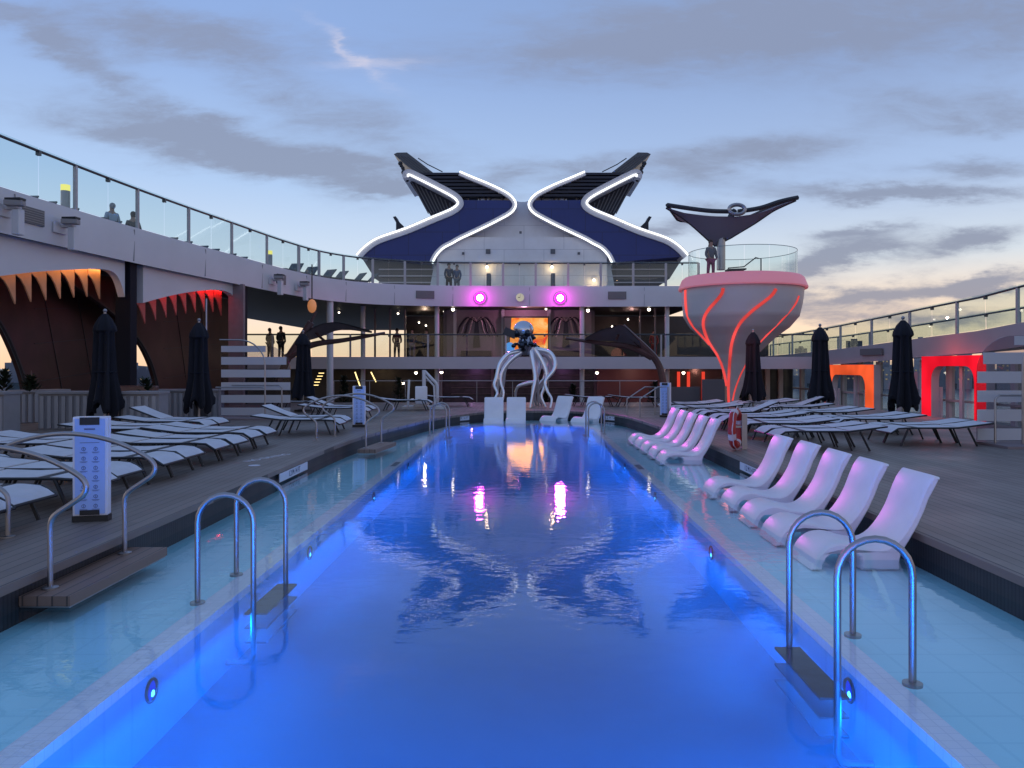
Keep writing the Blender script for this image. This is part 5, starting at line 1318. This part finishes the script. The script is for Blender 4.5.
ladder((-2.51, 5.92, 0), -1, 'steel pool ladder with dark treads, near left side of the deep pool')
o = ladder((-2.45, 20.0, 0), -1, 'far left steel pool ladder by the pool lift')
o = ladder((2.15, 20.6, 0), 1, 'far right steel pool ladder beside the turned white loungers')

# ---------------------------------------------------------------- step platforms with curved handrails (left side)
def rail_shape(y_):
    h = [(.53, -.14), (.53, .20), (.53, .36), (.57, .44), (.70, .53), (.79, .60), (.80, .68), (.72, .76), (.5, .87), (.25, .94), (0, .965)]
    L_ = [(a, y_, b_) for a, b_ in h]; R_ = [(-a, y_, (b_ if i else -.0)) for i, (a, b_) in enumerate(h)][::-1][1:]
    return L_ + R_
def steps(loc, rz, label, hidden=False):
    # local origin: centre of rails on the deck surface; +x to the pool
    o = thing('step_platform', label, 'pool steps', loc, rz, 'wooden pool steps with curved handrails')
    MB().box(.42, .80, -1.0 + .9 - .1, .9 + .45, -.20, -.125).build('step_board', M_step, o)
    MB().box(.42, .79, -.19, 1.34, -.215, -.201).build('step_edge', M_steel, o)
    for y_ in (.0, 1.1):
        pts = smooth_path(rail_shape(y_)[1:-1], 4); pts = [Vector((.53, y_, -.125))] + pts + [Vector((-.53, y_, .0))]
        MB().tube(pts, .021, 10).build('handrail', M_steel, o, smooth=True)
        MB().lathe([(.06, 0), (.06, .012), (.03, .02)], (.53, y_, -.125), 14).build('foot_plate', M_steel, o)
        MB().lathe([(.06, 0), (.06, .012), (.03, .02)], (-.53, y_, .023), 14).build('foot_plate', M_steel, o)
    return o
steps((-4.16, 5.9, DZ), 0, 'wooden pool step with a pair of curved steel handrails, near left')
steps((-3.80, 16.0, DZ), R(-6), 'wooden pool step with a pair of curved steel handrails, far left')
# right far steps: straight handrails going down
o = thing('stair_handrail', 'pair of straight sloping steel handrails at the far right pool steps', 'handrail', (3.3, 22.5, 0))
for a in (0, 1):
    xx = 3.0 + a * .4; yy = 24.6 - a * 1.3
    pa, pb, pc = P(627 + a * 13, 399, yy), P(645 + a * 13, 387, yy), P(655 + a * 13, 387, yy)
    MB().tube([Vector((pa.x, yy, -.1)), pa, pb, pc, Vector((pc.x, yy, DZ))], .022, 8).build('handrail', M_steel, o, world=True, smooth=True)
# pedestal signs
def sign(loc, rz, label):
    o = thing('rules_sign', label, 'sign', loc, rz, 'white pedestal signs by the pool steps')
    MB().box(-.16, .16, 0, .12, .06, 1.05).build('board', mat('board_white', (.74, .72, .78), .4), o, bevel=.008)
    MB().box(-.165, .165, -.004, .124, 0, .06).build('base', M_black, o)
    MB().box(-.135, .135, -.010, -.001, .08, 1.03).build('face', mat('face_blue', (.36, .50, .86), .4), o)
    MB().box(-.09, .09, -.017, -.011, .97, 1.045).build('clip', M_black, o); MB().box(-.09, .09, -.017, -.011, .07, .12).build('clip', M_black, o)
    b = MB(); random.seed(8)
    b.box(-.05, .05, -.013, -.0105, .92, .935)
    b.box(-.09, .09, -.013, -.0105, .79, .795)
    for r_ in range(7):
        for c_ in (-1, 1):
            x0 = c_ * .055; z0 = .73 - r_ * .095
            b.tube([(x0 + .018 * math.cos(t * .785), -.012, z0 + .018 * math.sin(t * .785)) for t in range(8)], .0025, 4, closed=True)
            b.box(x0 - .002, x0 + .002, -.013, -.0105, z0 - .012, z0 + .012); b.box(x0 - .035, x0 + .035, -.013, -.0105, z0 - .034, z0 - .030); b.box(x0 - .028, x0 + .025, -.013, -.0105, z0 - .042, z0 - .039)
    b.build('pictograms', mat('print_dark', (.12, .14, .28), .5), o)
    return o
sign((-4.34, 7.7, DZ + .022), R(12), 'white pedestal sign with blue face of pictograms, near left by the handrails')
sign((-4.2, 19.6, DZ + .022), R(8), 'white pedestal sign with blue face of pictograms, far left by the handrails')
sign((4.28, 23.4, DZ + .022), R(-30), 'white pedestal sign on the far right deck beside the far in pool loungers')

# depth marking plates on the pool wall
def text_obj(name, s_, size, m, parent, loc, rot, ext=.001):
    cu = bpy.data.curves.new(name, 'FONT'); cu.body = s_; cu.size = size; cu.extrude = ext; cu.align_x = 'CENTER'; cu.align_y = 'CENTER'
    t = bpy.data.objects.new(name, cu); COL.objects.link(t)
    dg = bpy.context.evaluated_depsgraph_get(); me = bpy.data.meshes.new_from_object(t.evaluated_get(dg)); bpy.data.objects.remove(t)
    o = bpy.data.objects.new(name, me); COL.objects.link(o); me.materials.clear(); me.materials.append(m); o.parent = parent; o.location = loc; o.rotation_euler = rot
    return o
M_plate = mat('plate_white', (.62, .62, .72), .4); M_print = mat('plate_print', (.05, .06, .14), .5)
def plate(loc, rz, label, w=.95):
    o = thing('depth_marker', label, 'depth marking', loc, rz, 'white depth plates on the pool wall')
    MB().box(-w / 2, w / 2, -.012, 0, -.065, .065).build('plate', M_plate, o)
    text_obj('lettering', '1.2 M / 4 FT', .125, M_print, o, (0, -.0145, 0), (R(90), 0, 0))
    return o
# pool wall faces +x on the left side
plate((-3.722, 12.45, .095), R(90), 'white depth plate on the left pool wall beyond the near ladder', 1.5)
plate((3.712, 12.6, .095), R(-90), 'white depth plate on the right pool wall behind the near loungers', 1.2)
plate((-2.0, 24.96, .10), R(26 + 30), 'white depth plate on the far left curve of the pool wall', .7)
plate((2.86, 25.05, .10), R(-52), 'white depth plate on the far right curve of the pool wall', .6)
# small flush labels on the coping, and ledge depth marks
def decal(name, label, pts, z, m):
    b = MB().prism([(x_, y_, z) for x_, y_ in pts], (0, 0, .003)); o = b.build(name, m); tag(o, label, 'deck marking'); return o
o = thing('deck_marking', 'white lettering on the left coping above the depth plate', 'deck marking', (-4.35, 13.1, DZ + .0235))
text_obj('lettering', 'NO DIVING', .22, M_plate, o, (0, 0, 0), (0, 0, R(72)))
decal('no_diving_disc', 'small white disc on the left coping near the depth plate', [(-4.22 + .09 * math.cos(t * PI / 8), 12.05 + .09 * math.sin(t * PI / 8)) for t in range(16)], DZ + .0235, M_plate)
for x_, y_, lab in ((-2.385, 14.3, 'small dark mark on the left white ledge of the pool'), (2.08, 13.9, 'small dark mark on the right white ledge of the pool')):
    decal('ledge_mark', lab, [(x_ - .05, y_ - .3), (x_ + .05, y_ - .3), (x_ + .05, y_ + .3), (x_ - .05, y_ + .3)], BT + .002, mat('mark_grey', (.18, .2, .26), .5))

# life ring and its post
o = thing('life_ring_post', 'short steel post on the right coping holding the red life ring', 'post', (4.13, 14.45, DZ + .022))
MB().box(-.05, .05, -.035, .035, 0, .66).build('post', M_steel, o); MB().box(-.3, -.05, -.01, .01, .40, .44).build('hook', M_steel, o)
o = thing('life_ring', 'red life ring with white bands hanging beside the right coping', 'life ring', (3.93, 14.3, DZ + .42), R(62))
def arc_ring(t0, t1, r_, m, nm):
    MB().tube([(.31 * math.cos(t0 + (t1 - t0) * k / 8), 0, .31 * math.sin(t0 + (t1 - t0) * k / 8)) for k in range(9)], r_, 12).build(nm, m, o, smooth=True)
M_ring = mat('ring_red', (.42, .018, .015), .45)
for k in range(4):
    a = k * PI / 2 + .4; arc_ring(a + .16, a + PI / 2 - .16, .072, M_ring, 'ring_section'); arc_ring(a - .16, a + .16, .075, mat('ring_band', (.62, .5, .52), .5), 'white_band')
MB().tube([((.385 + .02 * math.cos(8 * t * PI / 16)) * math.cos(t * PI / 16), -.03, (.385 + .02 * math.cos(8 * t * PI / 16)) * math.sin(t * PI / 16)) for t in range(32)], .01, 5, closed=True).build('grab_rope', MATS['ring_band'], o)

# pool lift
o = thing('pool_lift', 'white pool lift chair with sloping boom on the far left deck', 'pool lift', (P(424, 411, 28.5).x, 28.5, DZ))
w_ = lambda x_, y_: P(x_, y_, 28.5)
MB().tube([Vector((w_(424, 0).x, 28.5, DZ)), w_(424, 370)], .07, 10).build('mast', M_white, o, world=True)
MB().tube([w_(424.5, 371), w_(436, 383), w_(437.5, 386), w_(437.5, 398)], .055, 8).build('boom', M_white, o, world=True)
MB().tube([w_(425, 376), w_(434, 386), w_(435, 408)], .035, 8).build('actuator', M_white, o, world=True)
a, b_ = w_(416.5, 386), w_(428.5, 404); MB().box(a.x, b_.x, 28.1, 28.2, b_.z, a.z).build('backrest', M_resin, o, world=True, bevel=.04)
MB().box(a.x, b_.x, 27.7, 28.1, b_.z - .06, b_.z + .03).build('seat', M_resin, o, world=True, bevel=.03)
MB().box(a.x - .5, b_.x + .6, 28.2, 28.9, DZ, DZ + .1).build('base', M_white, o, world=True)
MB().box(a.x - .12, a.x - .04, 27.8, 28.1, b_.z + .15, b_.z + .22).build('armrest', M_resin, o, world=True)
MB().tube([Vector((w_(409, 0).x, 28.2, DZ)), w_(409, 380)], .045, 8).build('control_post', M_white, o, world=True)
# stair lights in the left bar
for k, (x_, y_, s_) in enumerate(((351, 380, 1), (360, 376, -1), (376, 376, -1))):
    o = thing('stair_light', ['yellow step lights of the left bar stair', 'yellow light strip beside the left bar stair', 'short yellow light strip in the left bar'][k], 'light strip', P(x_, y_, 45))
    if k == 0:
        for q in range(5): a = P(313 + q * 1.4, 385.5 - q * 3, 44); MB().box(a.x, a.x + .3, 44, 44.05, a.z, a.z + .04).build('step_strip', emis('strip_yel', (1, .75, .3), 2.2), o, world=True)
    else:
        a, b_ = P(x_ - 5, 372, 44), P(x_, 386 if k == 1 else 382, 44); MB().obox(a, b_, .04, .06).build('strip', emis('strip_yel', (1, .75, .3), 2.2), o, world=True)
# orange lantern hanging by the left sculpture
o = thing('hanging_lantern', 'amber lantern under the upper deck above the left sculpture', 'lantern', P(312, 306, 37)); 
MB().sphere((0, 0, 0), .28, 12, (.8, .8, 1.2)).build('shade', mat('amber', (.5, .22, .1), .5, emit=(1, .38, .14), es=.35), o, smooth=True); MB().tube([(0, 0, .3), (0, 0, 2.0 - .0)], .03, 6).build('rod', M_dark, o)
